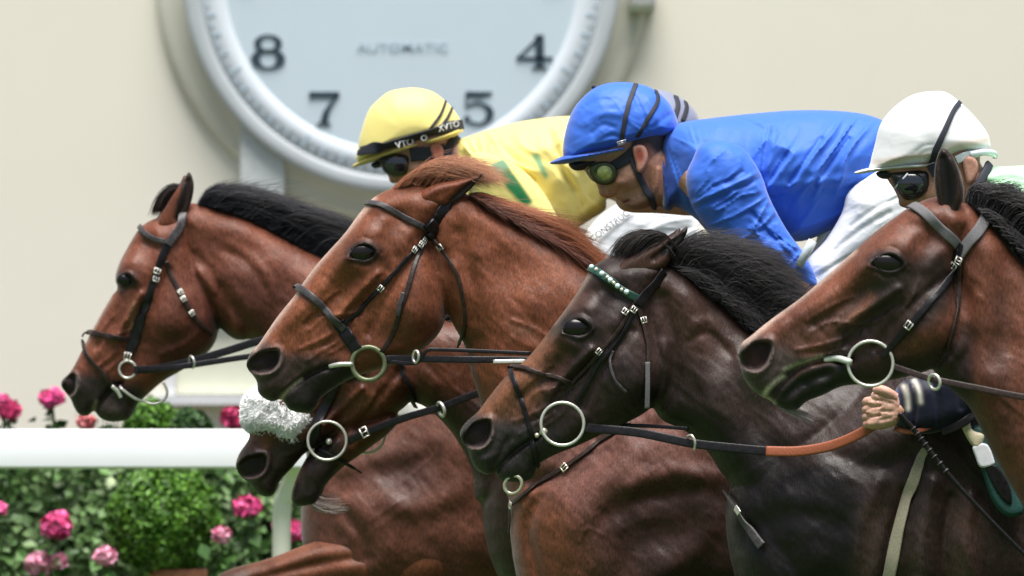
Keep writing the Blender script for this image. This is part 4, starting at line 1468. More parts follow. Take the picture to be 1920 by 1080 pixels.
feats += [('stroke', -.022, [(174, 776), (186, 760), (198, 742), (210, 728), (228, 718)], 5),
          ('stroke', .004, [(345, 478), (375, 505), (398, 540), (408, 580)], 10), ('stroke', -.010, [(365, 480), (400, 520), (420, 570), (424, 620)], 9),
          ('stroke', .008, [(372, 510), (410, 560), (440, 620)], 14), ('stroke', -.008, [(420, 540), (450, 590), (470, 630)], 12),
          ('stroke', .005, [(360, 480), (385, 500), (405, 545)], 6),
          ('stroke', -.004, [(420, 470), (460, 490), (500, 540)], 8), ('stroke', .004, [(440, 460), (490, 500), (520, 560)], 10),
          ('stroke', -.014, [(640, 900), (720, 880), (800, 860)], 22), ('blob', -.024, 770, 890, 45, 34, -20), ('stroke', .012, [(740, 940), (800, 950), (860, 920)], 22),
          ('stroke', -.012, [(650, 960), (680, 1000), (690, 1040)], 12)]
paint = [((.10, .034, .02), 'poly', [(330, 560), (410, 560), (420, 640), (370, 690), (310, 720), (290, 640)], 40), ((.10, .036, .022), 'poly', [(430, 520), (520, 520), (640, 600), (560, 700), (470, 650)], 40),
         ((.21, .085, .05), 'stroke', [(215, 560), (190, 600), (165, 650)], 20, .6), ((.30, .17, .10), 'stroke', [(255, 570), (250, 600), (246, 625)], 6, .8), ((.24, .085, .045), 'stroke', [(360, 388), (430, 405), (500, 440)], 16, .7),
         (A_muz, 'poly', [(105, 690), (150, 700), (190, 700), (225, 715), (270, 730), (262, 790), (150, 800), (100, 740)], 14), ((.09, .075, .07), 'blob', 215, 765, 24, 20, 0, .9),
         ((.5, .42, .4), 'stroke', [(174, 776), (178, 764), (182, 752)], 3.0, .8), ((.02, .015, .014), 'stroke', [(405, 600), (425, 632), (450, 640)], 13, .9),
         ((.135, .058, .038), 'poly', [(560, 860), (680, 800), (900, 740), (960, 1000), (800, 1150), (560, 1150)], 40), ((.04, .02, .016), 'blob', 760, 885, 80, 50, 0, .75),  # chest colour carries painted sheen; dark blob is shade in the shoulder hollow
         ((.45, .36, .30), 'stroke', [(207, 560), (188, 592), (160, 645)], 4.5, .7)] + head_paint(EYE, NOS, er, ea, nr, na)  # pale stroke paints the sky sheen on the nose edge
ha = thing('horse', 'bay horse with black mane and dark ear tip, leading at the far left', 'horse', (float(fr.x(800)), fr.Y, 0), 'racehorses at full gallop')
feats += [('folds', .0030, 26, 38, 3.4, int(EYE[1]) % 60, ('blob', chest[0] - 10, chest[1] - 190, 230, 190, 0, 1.0)), ('folds', .0022, 34, -35, 2.6, int(EYE[1]) % 50, ('blob', chest[0] + 170, chest[1] - 20, 200, 130, 0, 1.0)), ('noise', .005, 60, 40, 1.8, 3), ('noise', .0025, 22, 50, 2.2, 7), ('noise', .0016, 9, 50, 2.5, 11)]
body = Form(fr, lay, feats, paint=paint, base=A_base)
Ae = [(356, 322), (365, 345), (361, 376), (350, 404), (336, 427), (300, 430), (298, 412), (310, 392), (322, 372), (336, 350), (346, 338)]
ear = ear_form(fr, Ae, -.052, (.17, .06, .032), [(357, 318), (367, 345), (362, 377), (348, 406), (332, 424), (330, 395), (338, 365), (344, 340)], feats=[('stroke', -.010, [(354, 340), (350, 375), (336, 410)], 6)], innercol=(.022, .014, .012))
far = ear_form(fr, [(x - 10, y + 5) for x, y in Ae], .052, (.12, .045, .028))
fl = Form(fr, [dict(poly=foreleg, W=[(440, 1090, .06), (560, 1060, .07), (700, 1050, .1), (800, 1020, .12)], rr=.9)], [('stroke', -.010, [(700, 1040), (620, 1050), (540, 1068), (480, 1085)], 9), ('stroke', .006, [(700, 1012), (600, 1030), (520, 1055)], 12)], y0=-.13,
          paint=[((.03, .022, .02), 'blob', 420, 1110, 60, 60, 0)], base=(.18, .07, .036))
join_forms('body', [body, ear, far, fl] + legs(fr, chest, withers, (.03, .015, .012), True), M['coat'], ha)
eyeball(fr, body, EYE, er, ea, ha)
hair('mane', [hair_mesh(fr, [[(372, 385), (382, 366), (402, 354), (432, 352)], [(402, 388), (424, 366), (460, 360), (498, 366)], [(440, 400), (468, 377), (510, 373), (556, 388)], [(480, 416), (514, 393), (560, 392), (612, 412)], [(525, 440), (560, 410), (610, 406), (660, 424)], [(580, 470), (612, 440), (650, 432), (700, 446)], [(640, 498), (680, 470), (730, 462), (780, 476)]],
                        5200, -.005, .04, .0008, 5, (.010, .010, .014), .6),
              hair_mesh(fr, [[(395, 386), (430, 380), (470, 384), (520, 400)], [(450, 402), (495, 398), (540, 408), (590, 430)], [(520, 436), (560, 428), (600, 440), (650, 462)], [(580, 470), (630, 462), (680, 480), (720, 505)]], 2200, -.012, .03, .0008, 7, (.010, .010, .014), .6),
              hair_mesh(fr, [[(380, 384), (410, 350), (445, 340)], [(440, 398), (480, 352), (525, 350)], [(500, 425), (550, 385), (600, 385)], [(560, 455), (610, 420), (660, 425)]], 150, 0, .05, .0008, 9, (.012, .012, .016), .6)], ha)
hair('forelock', [hair_mesh(fr, [[(346, 352), (318, 352), (300, 372), (289, 402)], [(350, 350), (325, 346), (305, 364), (293, 394)], [(352, 360), (330, 352), (312, 368), (298, 400)]], 500, -.01, .03, .0012, 3, (.03, .02, .016), .5)], ha)
HORSES['A'] = (fr, body, ha)

# ---------------------------------------------------------------- horse with the sheepskin noseband, half hidden
fr = Frame(LANE['E'])
EYE, NOS = (655, 690), (474, 872)
E_base, E_muz = (.11, .042, .022), (.032, .024, .022)
Eh = [(453, 775), (500, 722), (580, 672), (660, 627), (720, 600), (775, 620), (795, 690), (785, 735), (752, 768), (718, 790), (680, 800), (640, 815), (600, 835), (572, 850), (545, 880), (522, 905), (515, 925), (502, 932), (484, 926), (470, 908), (449, 891), (442, 872), (449, 850), (468, 816)]
Ej = [(740, 770), (680, 785), (620, 810), (580, 850), (556, 895), (546, 928), (551, 946), (570, 949), (592, 942), (604, 926), (612, 908), (643, 876), (690, 842), (740, 800)]
En = [(690, 640), (720, 605), (850, 600), (1000, 640), (1260, 690), (1260, 900), (1050, 1000), (905, 950), (885, 880), (850, 815), (805, 768), (770, 752), (720, 740)]
chest, withers = (890, 910), (1240, 680)
lay = [dict(poly=En, W=[(720, 680, .08), (850, 700, .10), (1000, 780, .16), (900, 900, .15)], rr=.95),
       dict(poly=barrel(fr, chest, withers), W=.26, R=.26, k=.004),
       dict(poly=Ej, W=[(570, 930, .040), (600, 860, .055), (640, 830, .065), (720, 780, .08)], rr=.8, k=.0012),
       dict(poly=Eh, W=[(650, 690, .105), (740, 700, .108), (560, 770, .07), (490, 860, .055), (500, 910, .05), (620, 780, .065), (700, 760, .095)], rr=.8, k=.0007)]
nr, na, er, ea = (28, 21), 8, (25, 16), 0
feats = head_feats(EYE, NOS, 1.0, er, ea, nr, na, 1.0)
feats += [('blob', .012, 695, 745, 40, 34, -20), ('stroke', -.008, [(640, 770), (660, 740), (660, 700)], 14)]
paint = [((.15, .06, .03), 'blob', 695, 755, 36, 26, -10, .8), (E_muz, 'poly', [(435, 830), (480, 838), (560, 820), (620, 810), (640, 850), (600, 960), (430, 960)], 14), ((.18, .085, .05), 'stroke', [(476, 815), (490, 822), (500, 835)], 10, .8),
         ((.25, .17, .16), 'blob', 558, 885, 8, 22, 25, .8), ((.032, .015, .010), 'poly', [(770, 760), (860, 740), (1300, 700), (1300, 1100), (880, 1100), (850, 850)], 30), ((.26, .22, .2), 'stroke', [(444, 856), (442, 878), (452, 896)], 4, .6)] + head_paint(EYE, NOS, er, ea, nr, na)  # very dark chest tone has the shade between the horses painted in
he = thing('horse', 'brown horse in white sheepskin noseband, open mouthed, half hidden behind the chestnut', 'horse', (float(fr.x(1100)), fr.Y, 0), 'racehorses at full gallop')
feats += [('folds', .0030, 26, 38, 3.4, int(EYE[1]) % 60, ('blob', chest[0] - 10, chest[1] - 190, 230, 190, 0, 1.0)), ('folds', .0022, 34, -35, 2.6, int(EYE[1]) % 50, ('blob', chest[0] + 170, chest[1] - 20, 200, 130, 0, 1.0)), ('noise', .005, 60, 40, 1.8, 3), ('noise', .0025, 22, 50, 2.2, 7), ('noise', .0016, 9, 50, 2.5, 11)]
body = Form(fr, lay, feats, paint=paint, base=E_base)
Ee = [(830, 560), (800, 565), (760, 590), (740, 610), (760, 622), (800, 605)]
join_forms('body', [body, ear_form(fr, Ee, -.055, E_base), ear_form(fr, Ee, .055, E_base)] + legs(fr, chest, withers, (.022, .012, .009)), M['coat_dark'], he)
eyeball(fr, body, EYE, er, ea, he)
hair('chin_whiskers', [hair_mesh(fr, [[(600, 928), (615, 932), (640, 930)], [(592, 944), (615, 950), (648, 950)], [(580, 950), (600, 962), (640, 965)]], 70, -.01, .02, .0008, 4, (.45, .38, .34), .3)], he)
hair('mane', [hair_mesh(fr, [[(800, 600), (840, 585), (880, 590)], [(900, 612), (950, 600), (1000, 615)], [(1000, 640), (1050, 625), (1100, 650)]], 600, 0, .03, .0012, 5, blk, .5)], he)
HORSES['E'] = (fr, body, he)
hair('chin_whiskers', [hair_mesh(Frame(LANE['D']), [[(1460, 764), (1490, 780), (1525, 797)], [(1475, 768), (1500, 776), (1530, 790)], [(1490, 768), (1505, 772), (1518, 778)]], 40, -.0, .015, .0007, 3, (.35, .31, .28), .3)], hd_)

# fine chin and muzzle whiskers
for key, gs in (('B', [[(500, 754), (496, 764), (490, 772)], [(520, 752), (520, 764), (518, 774)], [(560, 774), (562, 784), (558, 794)], [(590, 766), (594, 776), (592, 786)]]),
                ('C', [[(888, 878), (878, 884), (868, 888)], [(912, 890), (908, 900), (900, 908)], [(950, 902), (950, 914), (944, 924)], [(990, 900), (994, 910), (992, 922)]]),
                ('D', [[(1390, 700), (1380, 706), (1372, 708)], [(1408, 730), (1398, 738), (1388, 742)], [(1440, 750), (1436, 762), (1428, 770)]]),
                ('A', [[(142, 768), (136, 776), (130, 780)], [(165, 779), (163, 788), (158, 794)], [(200, 790), (202, 800), (198, 806)], [(235, 788), (240, 796), (238, 804)]])):
    f_, b_, h_ = HORSES[key]
    wk = hair('whiskers', [hair_mesh(f_, gs, 46, 0, .03, .0004, 3, (.10, .085, .075), .5, seg=5)], h_)
    wk['kind'] = 'stuff'

# ================================================================== TACK
def strap(name, form, pts, wpx, mat, parent, off=.003, thick=.005, mirror=False, sm=4, side=-1):
    pos, nor = form.strap_path(pts, off, 10, sm, side)
    n = len(pos)
    rad = np.full(n, wpx / form.fr.s / 2) if np.isscalar(wpx) else np.interp(np.linspace(0, 1, n), np.linspace(0, 1, len(wpx)), np.array(wpx) / form.fr.s / 2)
    mb = MB()
    mb.tube(pos, rad, 12, flat=thick / (2 * float(np.mean(rad))), normals=nor)
    if mirror:
        c = form.fr.Y + form.y0
        pm, nm = pos * np.array([1, -1, 1]) + np.array([0, 2 * c, 0]), nor * np.array([1, -1, 1])
        mb.tube(pm, rad, 12, flat=thick / (2 * float(np.mean(rad))), normals=nm)
    return mb.build(name, mat, parent)


def rein(name, fr, pts, wpx, mat, parent, thick=.005, nrm=(0, -1, .15)):
    P = catmull([tuple(fr.p(p[0], p[1], p[2])) for p in pts], 8, False)
    mb = MB()
    w = wpx / fr.s / 2
    mb.tube(P, w, 12, flat=thick / (2 * w), normals=np.tile(np.array(nrm, float), (len(P), 1)))
    return mb.build(name, mat, parent)


def ring(name, c, rpx, tpx, fr, mat, parent, axis=(0.12, 1, .05), sx=1, sz=1):
    mb = MB()
    mb.torus(tuple(c), rpx / fr.s, tpx / fr.s, axis, 48, 10, sx, sz)
    return mb.build(name, mat, parent)


def buckle(form, px, py, ang, wpx, hpx, parent, mat=None, off=.008, bar=1.25):
    """rectangular frame with a tongue, lying on the strap"""
    c, n = form.surf(px, py, off)
    fr = form.fr
    a = R(ang)
    u = Vector((math.cos(a), 0, -math.sin(a)))
    u = (u - n * u.dot(n)).normalized()
    v = n.cross(u)
    hw, hh, r = wpx / fr.s / 2, hpx / fr.s / 2, bar / fr.s
    mb = MB()
    cs = [c + u * hw + v * hh, c - u * hw + v * hh, c - u * hw - v * hh, c + u * hw - v * hh]
    for i in range(4):
        mb.tube([tuple(cs[i]), tuple(cs[(i + 1) % 4])], r, 8)
        mb.ball(tuple(cs[i]), r * 1.05, 8, 6)
    mb.tube([tuple(c - u * hw), tuple(c + u * hw * 1.05 + n * r)], r * .8, 6)
    return mb.build('buckle', mat or M['steel'], parent)


def bridle(key, label):
    fr, form, h = HORSES[key]
    p = form.surf(*{'A': (239, 600), 'B': (680, 560), 'C': (1080, 700), 'D': (1660, 600), 'E': (650, 760)}[key])[0]
    return fr, form, thing('bridle', label, 'bridle', tuple(p), 'racing bridles')


BL, GL_, BR, ST = M['leather'], M['leather_grey'], M['leather_brown'], M['steel']

# far left bay
fr, f, br = bridle('A', 'black leather bridle with brown noseband on the leading bay at far left')
strap('browband', f, [(263, 426), (272, 436), (288, 446), (312, 454)], 10, GL_, br, .005, mirror=True)
strap('headpiece', f, [(345, 402), (338, 425), (326, 445), (316, 460)], 16, GL_, br, .008)
strap('cheekpiece', f, [(316, 458), (306, 482), (297, 506), (284, 548), (270, 590), (257, 630), (245, 664)], (15, 15, 12, 14, 20, 22, 18), BL, br, .005)
strap('throatlash', f, [(314, 490), (326, 522), (341, 550), (360, 584), (376, 606), (398, 628)], 8, BR, br, .004)
strap('noseband', f, [(157, 633), (163, 625), (180, 625), (205, 630), (240, 636)], 10, BR, br, .005, mirror=True)
strap('flash_strap', f, [(157, 638), (163, 658), (175, 678), (196, 700), (210, 722), (232, 738), (250, 742)], 8, BR, br, .006, mirror=True)
for x, y, a in ((296, 508, -70), (293, 524, -70), (341, 549, 60), (346, 561, 60), (361, 587, 55)):
    buckle(f, x, y, a, 9, 11 if x < 300 else 8, br)
c = f.surf(243, 693, .012)[0]
ring('bit_ring', c, 16, 2.4, fr, ST, br)
buckle(f, 243, 668, -75, 13, 12, br)
mb = MB()
mb.tube(catmull([tuple(f.surf(x, y, .015)[0]) for x, y in ((222, 716), (232, 728), (250, 742))] + [tuple(fr.p(x, y, -.05)) for x, y in ((270, 752), (290, 757), (308, 750), (315, 734), (307, 716))], 6, False), 2.6 / fr.s, 10)
mb.build('bit_loop', ST, br)
mb = MB()
mb.tube(catmull([tuple(f.surf(x, y, .012)[0]) for x, y in ((208, 720), (222, 733), (229, 745))], 5, False), 4 / fr.s, 10)
mb.build('mouthpiece', ST, br)
y1 = f.surf(250, 694, .016)[0].y - fr.Y
rein('rein', fr, [(254, 693, y1), (300, 690, y1 - .02), (365, 676, -.13), (430, 657, -.14), (500, 636, -.15), (620, 610, -.17), (800, 590, -.22)], 15, BL, br)
rein('rein', fr, [(262, 692, y1 - .004), (330, 688, -.14), (400, 678, -.145), (460, 669, -.15), (600, 650, -.17), (800, 620, -.21)], 11, BL, br)
ring('rein_ring', fr.p(363, 678, -.145), 11, 2, fr, ST, br, (1, .5, .2), 1, 1)

# chestnut
fr, f, br = bridle('B', 'dark bridle with olive bit ring and straight black rein on the chestnut')
strap('browband', f, [(689, 382), (702, 383), (722, 388), (757, 406), (798, 428)], 11, GL_, br, .005, mirror=True)
strap('headpiece', f, [(838, 384), (824, 400), (812, 420), (800, 438)], 22, BL, br, .010)
strap('knot', f, [(800, 415), (808, 430), (800, 444)], 24, BL, br, .012, .016)
strap('cheekpiece', f, [(800, 438), (782, 464), (762, 486), (738, 514), (714, 542), (690, 568), (664, 592), (640, 608)], 8, BL, br, .005)
strap('cheekpiece', f, [(803, 440), (788, 470), (775, 510), (765, 545), (752, 582), (746, 604), (733, 634), (714, 662)], 9, BR, br, .005)
strap('strap_end', f, [(757, 550), (752, 572), (749, 590)], 8, GL_, br, .011)
strap('noseband', f, [(553, 541), (560, 540), (578, 550), (602, 572), (626, 596), (648, 618)], 14, GL_, br, .006, .009, mirror=True)
strap('noseband_pad', f, [(634, 602), (648, 622), (662, 642), (672, 656)], 24, BL, br, .005)
strap('throatlash', f, [(812, 446), (828, 464), (846, 492), (860, 524), (868, 556), (873, 590), (871, 622), (862, 652)], 7, BR, br, .008)
for x, y, a in ((775, 468, -48), (787, 459, -48), (793, 452, -48), (827, 463, 55), (716, 540, -48)):
    buckle(f, x, y, a, 10, 9, br)
c = f.surf(690, 675, .014)[0]
ring('bit_ring', c, 31, 4.5, fr, M['plastic_ring'], br)
mb = MB()
mb.tube(catmull([tuple(f.surf(x, y, .010)[0]) for x, y in ((622, 685), (640, 682), (662, 680))], 4, False), [4.5 / fr.s] * 8 + [3.5 / fr.s], 10)
mb.build('mouthpiece', ST, br)
y1 = c.y - fr.Y
rein('rein', fr, [(720, 672, y1 - .005), (760, 672, y1 - .02), (860, 673, -.17), (980, 674, -.17), (1150, 680, -.17), (1400, 640, -.2)], 13, BL, br)
rein('rein', fr, [(720, 676, y1), (780, 680, -.12), (800, 658, -.13), (830, 655, -.13), (1000, 662, -.15)], 7, BL, br)
ring('rein_ring', fr.p(781, 668, -.165), 12, 2.6, fr, ST, br, (1, .6, .1), .8, 1)
rein('rein_clip', fr, [(925, 677, -.178), (985, 676, -.178)], 7, ST, br, .004)

# dark bay
fr, f, br = bridle('C', 'black bridle with white and green jewelled browband and wide bit ring on the dark bay')
strap('browband', f, [(1108, 505), (1116, 508), (1136, 521), (1152, 531), (1172, 546), (1198, 562)], 15, mat_plain('dark_green_band', (.015, .06, .045), .4), br, .005, .007, mirror=True)
M['pearl'] = mat_plain('pearl_bead', (.62, .78, .76), .2, coat=.5)
for i in range(9):
    t = i / 8
    P = catmull([(1113, 506), (1136, 521), (1152, 531), (1176, 548)], 8, False)
    q = P[int(t * (len(P) - 1))]
    mb = MB()
    mb.ball(tuple(f.surf(q[0] + .5, q[1] - 1, .009)[0]), (5.2 if i % 2 == 0 else 3.8) / fr.s, 12, 8)
    mb.build('bead', M['pearl'] if i % 2 == 0 else M['brass'], br)
strap('headpiece', f, [(1240, 508), (1224, 532), (1207, 552), (1192, 572)], 20, BL, br, .009)
strap('cheekpiece', f, [(1190, 566), (1176, 586), (1160, 616), (1130, 652), (1105, 682), (1074, 716)], 7, BR, br, .005)
strap('cheekpiece', f, [(1192, 570), (1184, 590), (1168, 620), (1150, 648), (1122, 682), (1100, 720), (1080, 752)], 8, BL, br, .005)
strap('keeper_end', f, [(1147, 656), (1146, 684), (1151, 706), (1162, 722), (1173, 732)], 5, GL_, br, .008, .004)
strap('throatlash', f, [(1194, 572), (1203, 605), (1211, 640), (1213, 668), (1213, 690)], 9, BR, br, .006)
rein('strap_end', fr, [(1213, 678, -.118), (1213, 720, -.118), (1212, 765, -.112)], 9, M['webbing'], br)
strap('noseband', f, [(956, 694), (962, 690), (985, 692), (1010, 699), (1040, 707), (1076, 717)], 9, BR, br, .006, .008, mirror=True)
strap('flash_strap', f, [(958, 696), (964, 708), (972, 735), (982, 760), (992, 795), (999, 828), (1004, 860), (1006, 872)], 9, BL, br, .007)
for x, y, a in ((1170, 584, -55), (1186, 580, -55), (1204, 600, 75), (1120, 657, -50)):
    buckle(f, x, y, a, 10, 10, br)
c = f.surf(1057, 794, .012)[0]
c.y = min(c.y, fr.Y - .095)
ring('bit_ring', c, 40, 3.1, fr, ST, br, (.06, 1, 0))
mb = MB()
mb.ball(tuple(f.surf(1017, 807, .014)[0]), 7.5 / fr.s, 14, 10)
mb.build('bit_joint', M['brass'], br)
mb = MB()
mb.ball(tuple(f.surf(1012, 821, .012)[0]), 5 / fr.s, 14, 10)
mb.build('bit_joint', M['brass'], br)
ring('bit_ring', fr.p(1073, 794, .08), 40, 3.1, fr, ST, br)
ring('chin_ring', fr.p(962, 908, -.03), 17, 3, fr, M['brass'], br, (.3, 1, .2), 1.1, .9)
y1 = c.y - fr.Y
rein('rein', fr, [(1098, 800, y1), (1130, 803, -.15), (1200, 810, -.17), (1295, 829, -.19), (1380, 838, -.21), (1434, 843, -.22)], 17, BL, br)
rein('rein', fr, [(1110, 796, .02), (1170, 797, -.02), (1230, 799, -.04), (1290, 803, -.06)], 7, BL, br)
rein('rubber_grip', fr, [(1432, 843, -.22), (1490, 843, -.24), (1545, 834, -.26), (1590, 817, -.275), (1625, 797, -.285), (1650, 780, -.29)], 19, M['rubber'], br, .010)
rein('rubber_grip', fr, [(1668, 800, -.31), (1700, 806, -.33), (1735, 795, -.33), (1762, 772, -.32), (1772, 742, -.31), (1766, 722, -.30)], 9, M['rubber'], br, .007)
mb = MB()
mb.tube(catmull([tuple(fr.p(*q)) for q in ((1286, 816, -.19), (1294, 814, -.205), (1300, 826, -.208), (1299, 842, -.2))], 5, False), 2.4 / fr.s, 8)
mb.build('rein_keeper', ST, br)

# right hand bay
fr, f, br = bridle('D', 'bridle with wide grey webbing browband and large bit ring on the nearest bay')
strap('browband', f, [(1711, 388), (1722, 394), (1745, 412), (1768, 434), (1794, 462)], 19, M['webbing'], br, .006, .006, mirror=True)
strap('headpiece', f, [(1846, 402), (1836, 425), (1820, 450), (1800, 478)], 22, M['webbing'], br, .010, .006)
strap('temple_pad', f, [(1800, 455), (1797, 475), (1792, 492)], 26, BL, br, .009, .008)
strap('cheekpiece', f, [(1795, 488), (1772, 527), (1742, 564), (1716, 595), (1690, 625), (1666, 652), (1652, 668)], 13, BL, br, .006, .007)
strap('throatlash', f, [(1802, 488), (1798, 540), (1789, 580), (1779, 620), (1771, 652)], 9, BR, br, .008)
for x, y, a, w_ in ((1784, 487, 20, 12), (1801, 490, 20, 12), (1703, 608, -50, 14), (1790, 498, -50, 10)):
    buckle(f, x, y, a, w_, 12, br, off=.013)
c = f.surf(1630, 680, .012)[0]
c.y = min(c.y, fr.Y - .085)
ring('bit_ring', c, 42, 3.1, fr, ST, br, (.06, 1, 0))
M['white_rubber'] = mat_plain('white_rubber_sleeve', (.66, .68, .62), .5)
mb = MB()
mb.tube(catmull([tuple(f.surf(1543, 675, .006)[0]), tuple(f.surf(1565, 677, .010)[0]), tuple(fr.p(1592, 678, c.y - .003))], 5, False), np.array([3, 4.5, 5.5, 6, 6.2, 6.2, 6.2, 6.2, 6, 6, 5.5]) / fr.s, 12)
mb.build('bit_sleeve', M['white_rubber'], br)
y1 = c.y - fr.Y
rein('rein', fr, [(1671, 686, y1), (1700, 696, y1 - .02), (1745, 710, -.13), (1830, 727, -.15), (1925, 745, -.17), (2100, 770, -.2), (2250, 740, -.2)], 12, BR, br)
ring('rein_ring', fr.p(1747, 715, -.14), 14, 3, fr, ST, br, (.8, .8, .2))

# sheepskin horse
fr, f, br = bridle('E', 'bridle with fluffy white sheepskin noseband on the open mouthed horse')
P = [(455, 768), (458, 752), (470, 736), (490, 726), (520, 728), (555, 748), (585, 768), (594, 778), (588, 796), (578, 812), (568, 828), (556, 838), (535, 836), (508, 826), (484, 816), (466, 806), (455, 790)]
sk = Form(fr, [dict(poly=P, W=.085, rr=.7)], [('noise', .009, 14, 20, 1.2, 4), ('noise', .005, 6, 20, 1.2, 6)], base=(.93, .93, .92))
V, F, C = sk.mesh()
flc = build('sheepskin_noseband', V, F, mat_plain('white_sheepskin', (.92, .93, .92), .95, noise=90, var=.06, bumpd=.01), br, True)
n = 9000
idx = RNG.integers(0, len(V), n)
root = V[idx]
ctr = np.array([float(fr.x(530)), fr.Y, float(fr.z(785))])
d0 = (root - ctr) * np.array([1, 1.3, 1.4])
d0 /= np.linalg.norm(d0, axis=1)[:, None]
d0 = d0 + RNG.normal(0, .35, (n, 3))
d0 /= np.linalg.norm(d0, axis=1)[:, None]
L = (.007 + .008 * RNG.random((n, 1)))
curl = RNG.normal(0, 1, (n, 3))
curl -= d0 * np.sum(curl * d0, 1)[:, None]
curl /= np.linalg.norm(curl, axis=1)[:, None]
bn = np.cross(d0, curl)
Vs_ = []
for i in range(4):
    t = i / 3
    q = root - d0 * .003 + d0 * L * t + curl * .004 * math.sin(2.4 * t) + bn * .003 * (1 - math.cos(3 * t))
    w_ = .0017 * (1 - t) ** .5 + .0002
    for a_ in (0, 2.094, 4.189):
        Vs_.append(q + w_ * (math.cos(a_) * curl + math.sin(a_) * bn))
Vt = np.stack(Vs_, 1).reshape(-1, 3)
qd = np.array([[i * 3 + j, i * 3 + (j + 1) % 3, (i + 1) * 3 + (j + 1) % 3, (i + 1) * 3 + j] for i in range(3) for j in range(3)])
Ft = ((np.arange(n) * 12)[:, None, None] + qd[None]).reshape(-1, 4)
tuft = build('fleece_tufts', Vt, Ft, M['fleece'], flc, True, np.clip(.93 + .03 * RNG.normal(0, 1, (n, 1)), .8, .96).repeat(12, 0).repeat(3, 1))
tuft['kind'] = 'stuff'
strap('cheekpiece', f, [(640, 700), (622, 740), (606, 776), (592, 806), (578, 836)], (14, 16, 22, 24, 18), BL, br, .008, .008)
c = f.surf(622, 833, .02)[0]
c.y = min(c.y, fr.Y - .09)
ring('bit_ring', c, 36, 2.6, fr, ST, br, (.06, 1, 0))
ring('bit_ring', fr.p(686, 815, .07), 35, 2.6, fr, ST, br)
mb = MB()
mb.ball(tuple(f.surf(590, 850, .014)[0]), 4.5 / fr.s, 12, 8)
mb.build('bit_joint', ST, br)
mb = MB()
mb.ball(tuple(f.surf(622, 832, .012)[0]), 6 / fr.s, 12, 8)
mb.build('bit_joint', ST, br)
strap('flash_strap', f, [(600, 842), (640, 862), (676, 884)], 7, BL, br, .006)
y1 = c.y - fr.Y
rein('rein', fr, [(655, 826, y1), (692, 808, y1 - .03), (760, 782, -.16), (826, 762, -.18), (890, 738, -.2), (1000, 700, -.22)], 14, BL, br)
ring('rein_ring', fr.p(828, 766, -.19), 13, 3, fr, ST, br, (1, .5, .3))
buckle(f, 684, 812, -28, 12, 18, br, off=.05)
strap('throatlash', f, [(745, 640), (752, 690), (766, 726), (782, 756)], 9, BL, br, .012)

# straps on the bodies
fr, f, _ = HORSES['A']
t_ = thing('breast_girth', 'white breast girth strap across the chest of the leading bay', 'girth', tuple(f.surf(765, 770)[0]))
strap('strap', f, [(600, 800), (680, 778), (765, 765), (850, 762), (950, 770)], 22, mat_plain('white_girth_web', (.74, .72, .66), .7, noise=200, var=.1), t_, .006)
fr, f, _ = HORSES['B']
t_ = thing('martingale', 'thin dark strap with brass buckle across the chestnut chest below the jewelled bridle', 'strap', tuple(f.surf(1040, 890)[0]))
strap('strap', f, [(958, 948), (985, 925), (1020, 898), (1060, 874), (1100, 846), (1130, 822), (1180, 790)], 9, BR, t_, .006)
strap('strap_end', f, [(959, 946), (960, 975), (958, 1000)], 5, GL_, t_, .006)
buckle(f, 1060, 875, -35, 12, 12, t_, M['brass'])
buckle(f, 962, 946, -35, 12, 12, t_, M['brass'])
fr, f, _ = HORSES['C']
M['cream_web'] = mat_plain('cream_web_strap', (.34, .31, .22), .75, noise=200, var=.2)
t_ = thing('breastplate', 'cream strap running down the dark bay shoulder, with a loose black end at its chest', 'strap', tuple(f.surf(1690, 950)[0]))
strap('shoulder_strap', f, [(1728, 838), (1716, 862), (1703, 900), (1686, 960), (1672, 1020), (1660, 1090)], (14, 18, 22, 24, 26, 28), M['cream_web'], t_, .008)
strap('loose_end', f, [(1362, 916), (1375, 938), (1392, 966), (1412, 996), (1430, 1022)], (5, 7, 11, 17, 19), GL_, t_, .012, .006)
strap('keeper', f, [(1386, 950), (1393, 960)], 13, ST, t_, .016, .003)
M['teal'] = mat_plain('teal_pad_cloth', (.014, .07, .062), .6, noise=150, var=.2, bumpd=.002)
M['cream_cloth'] = mat_plain('cream_cloth', (.62, .56, .38), .7, noise=90, var=.1, bumpd=.003)
M['white_cloth'] = mat_plain('white_patch_cloth', (.75, .76, .80), .6)
t_ = thing('saddle_pad', 'teal pad with white patch hanging from a cream strap behind the rein hand', 'pad', tuple(fr.p(1840, 880, -.3)))
V, F, C = Form(fr, [dict(poly=[(1806, 800), (1832, 796), (1856, 824), (1880, 880), (1906, 945), (1898, 962), (1874, 962), (1850, 938), (1832, 890), (1818, 842)], W=.018, rr=.7)], y0=-.30, step=.004).mesh()
build('pad', V, F, M['teal'], t_)
V, F, C = Form(fr, [dict(poly=[(1812, 832), (1838, 828), (1852, 858), (1850, 868), (1826, 872), (1816, 852)], W=.006, R=.004)], y0=-.320, step=.003).mesh()
build('patch', V, F, M['white_cloth'], t_)
V, F, C = Form(fr, [dict(poly=[(1836, 872), (1856, 868), (1880, 905), (1884, 940), (1866, 930), (1848, 902)], W=.005, R=.004)], y0=-.3185, step=.003).mesh()
build('dark_panel', V, F, M['leather'], t_)
V, F, C = Form(fr, [dict(poly=[(1774, 732), (1786, 734), (1806, 762), (1810, 800), (1834, 812), (1822, 838), (1806, 826), (1788, 792), (1778, 766)], W=.012, rr=.8)], y0=-.315, step=.0035).mesh()
build('strap', V, F, M['cream_cloth'], t_)
rein('dark_band', fr, [(1754, 806, -.325), (1780, 796, -.335), (1800, 784, -.335), (1818, 768, -.325)], 16, BL, t_, .006)

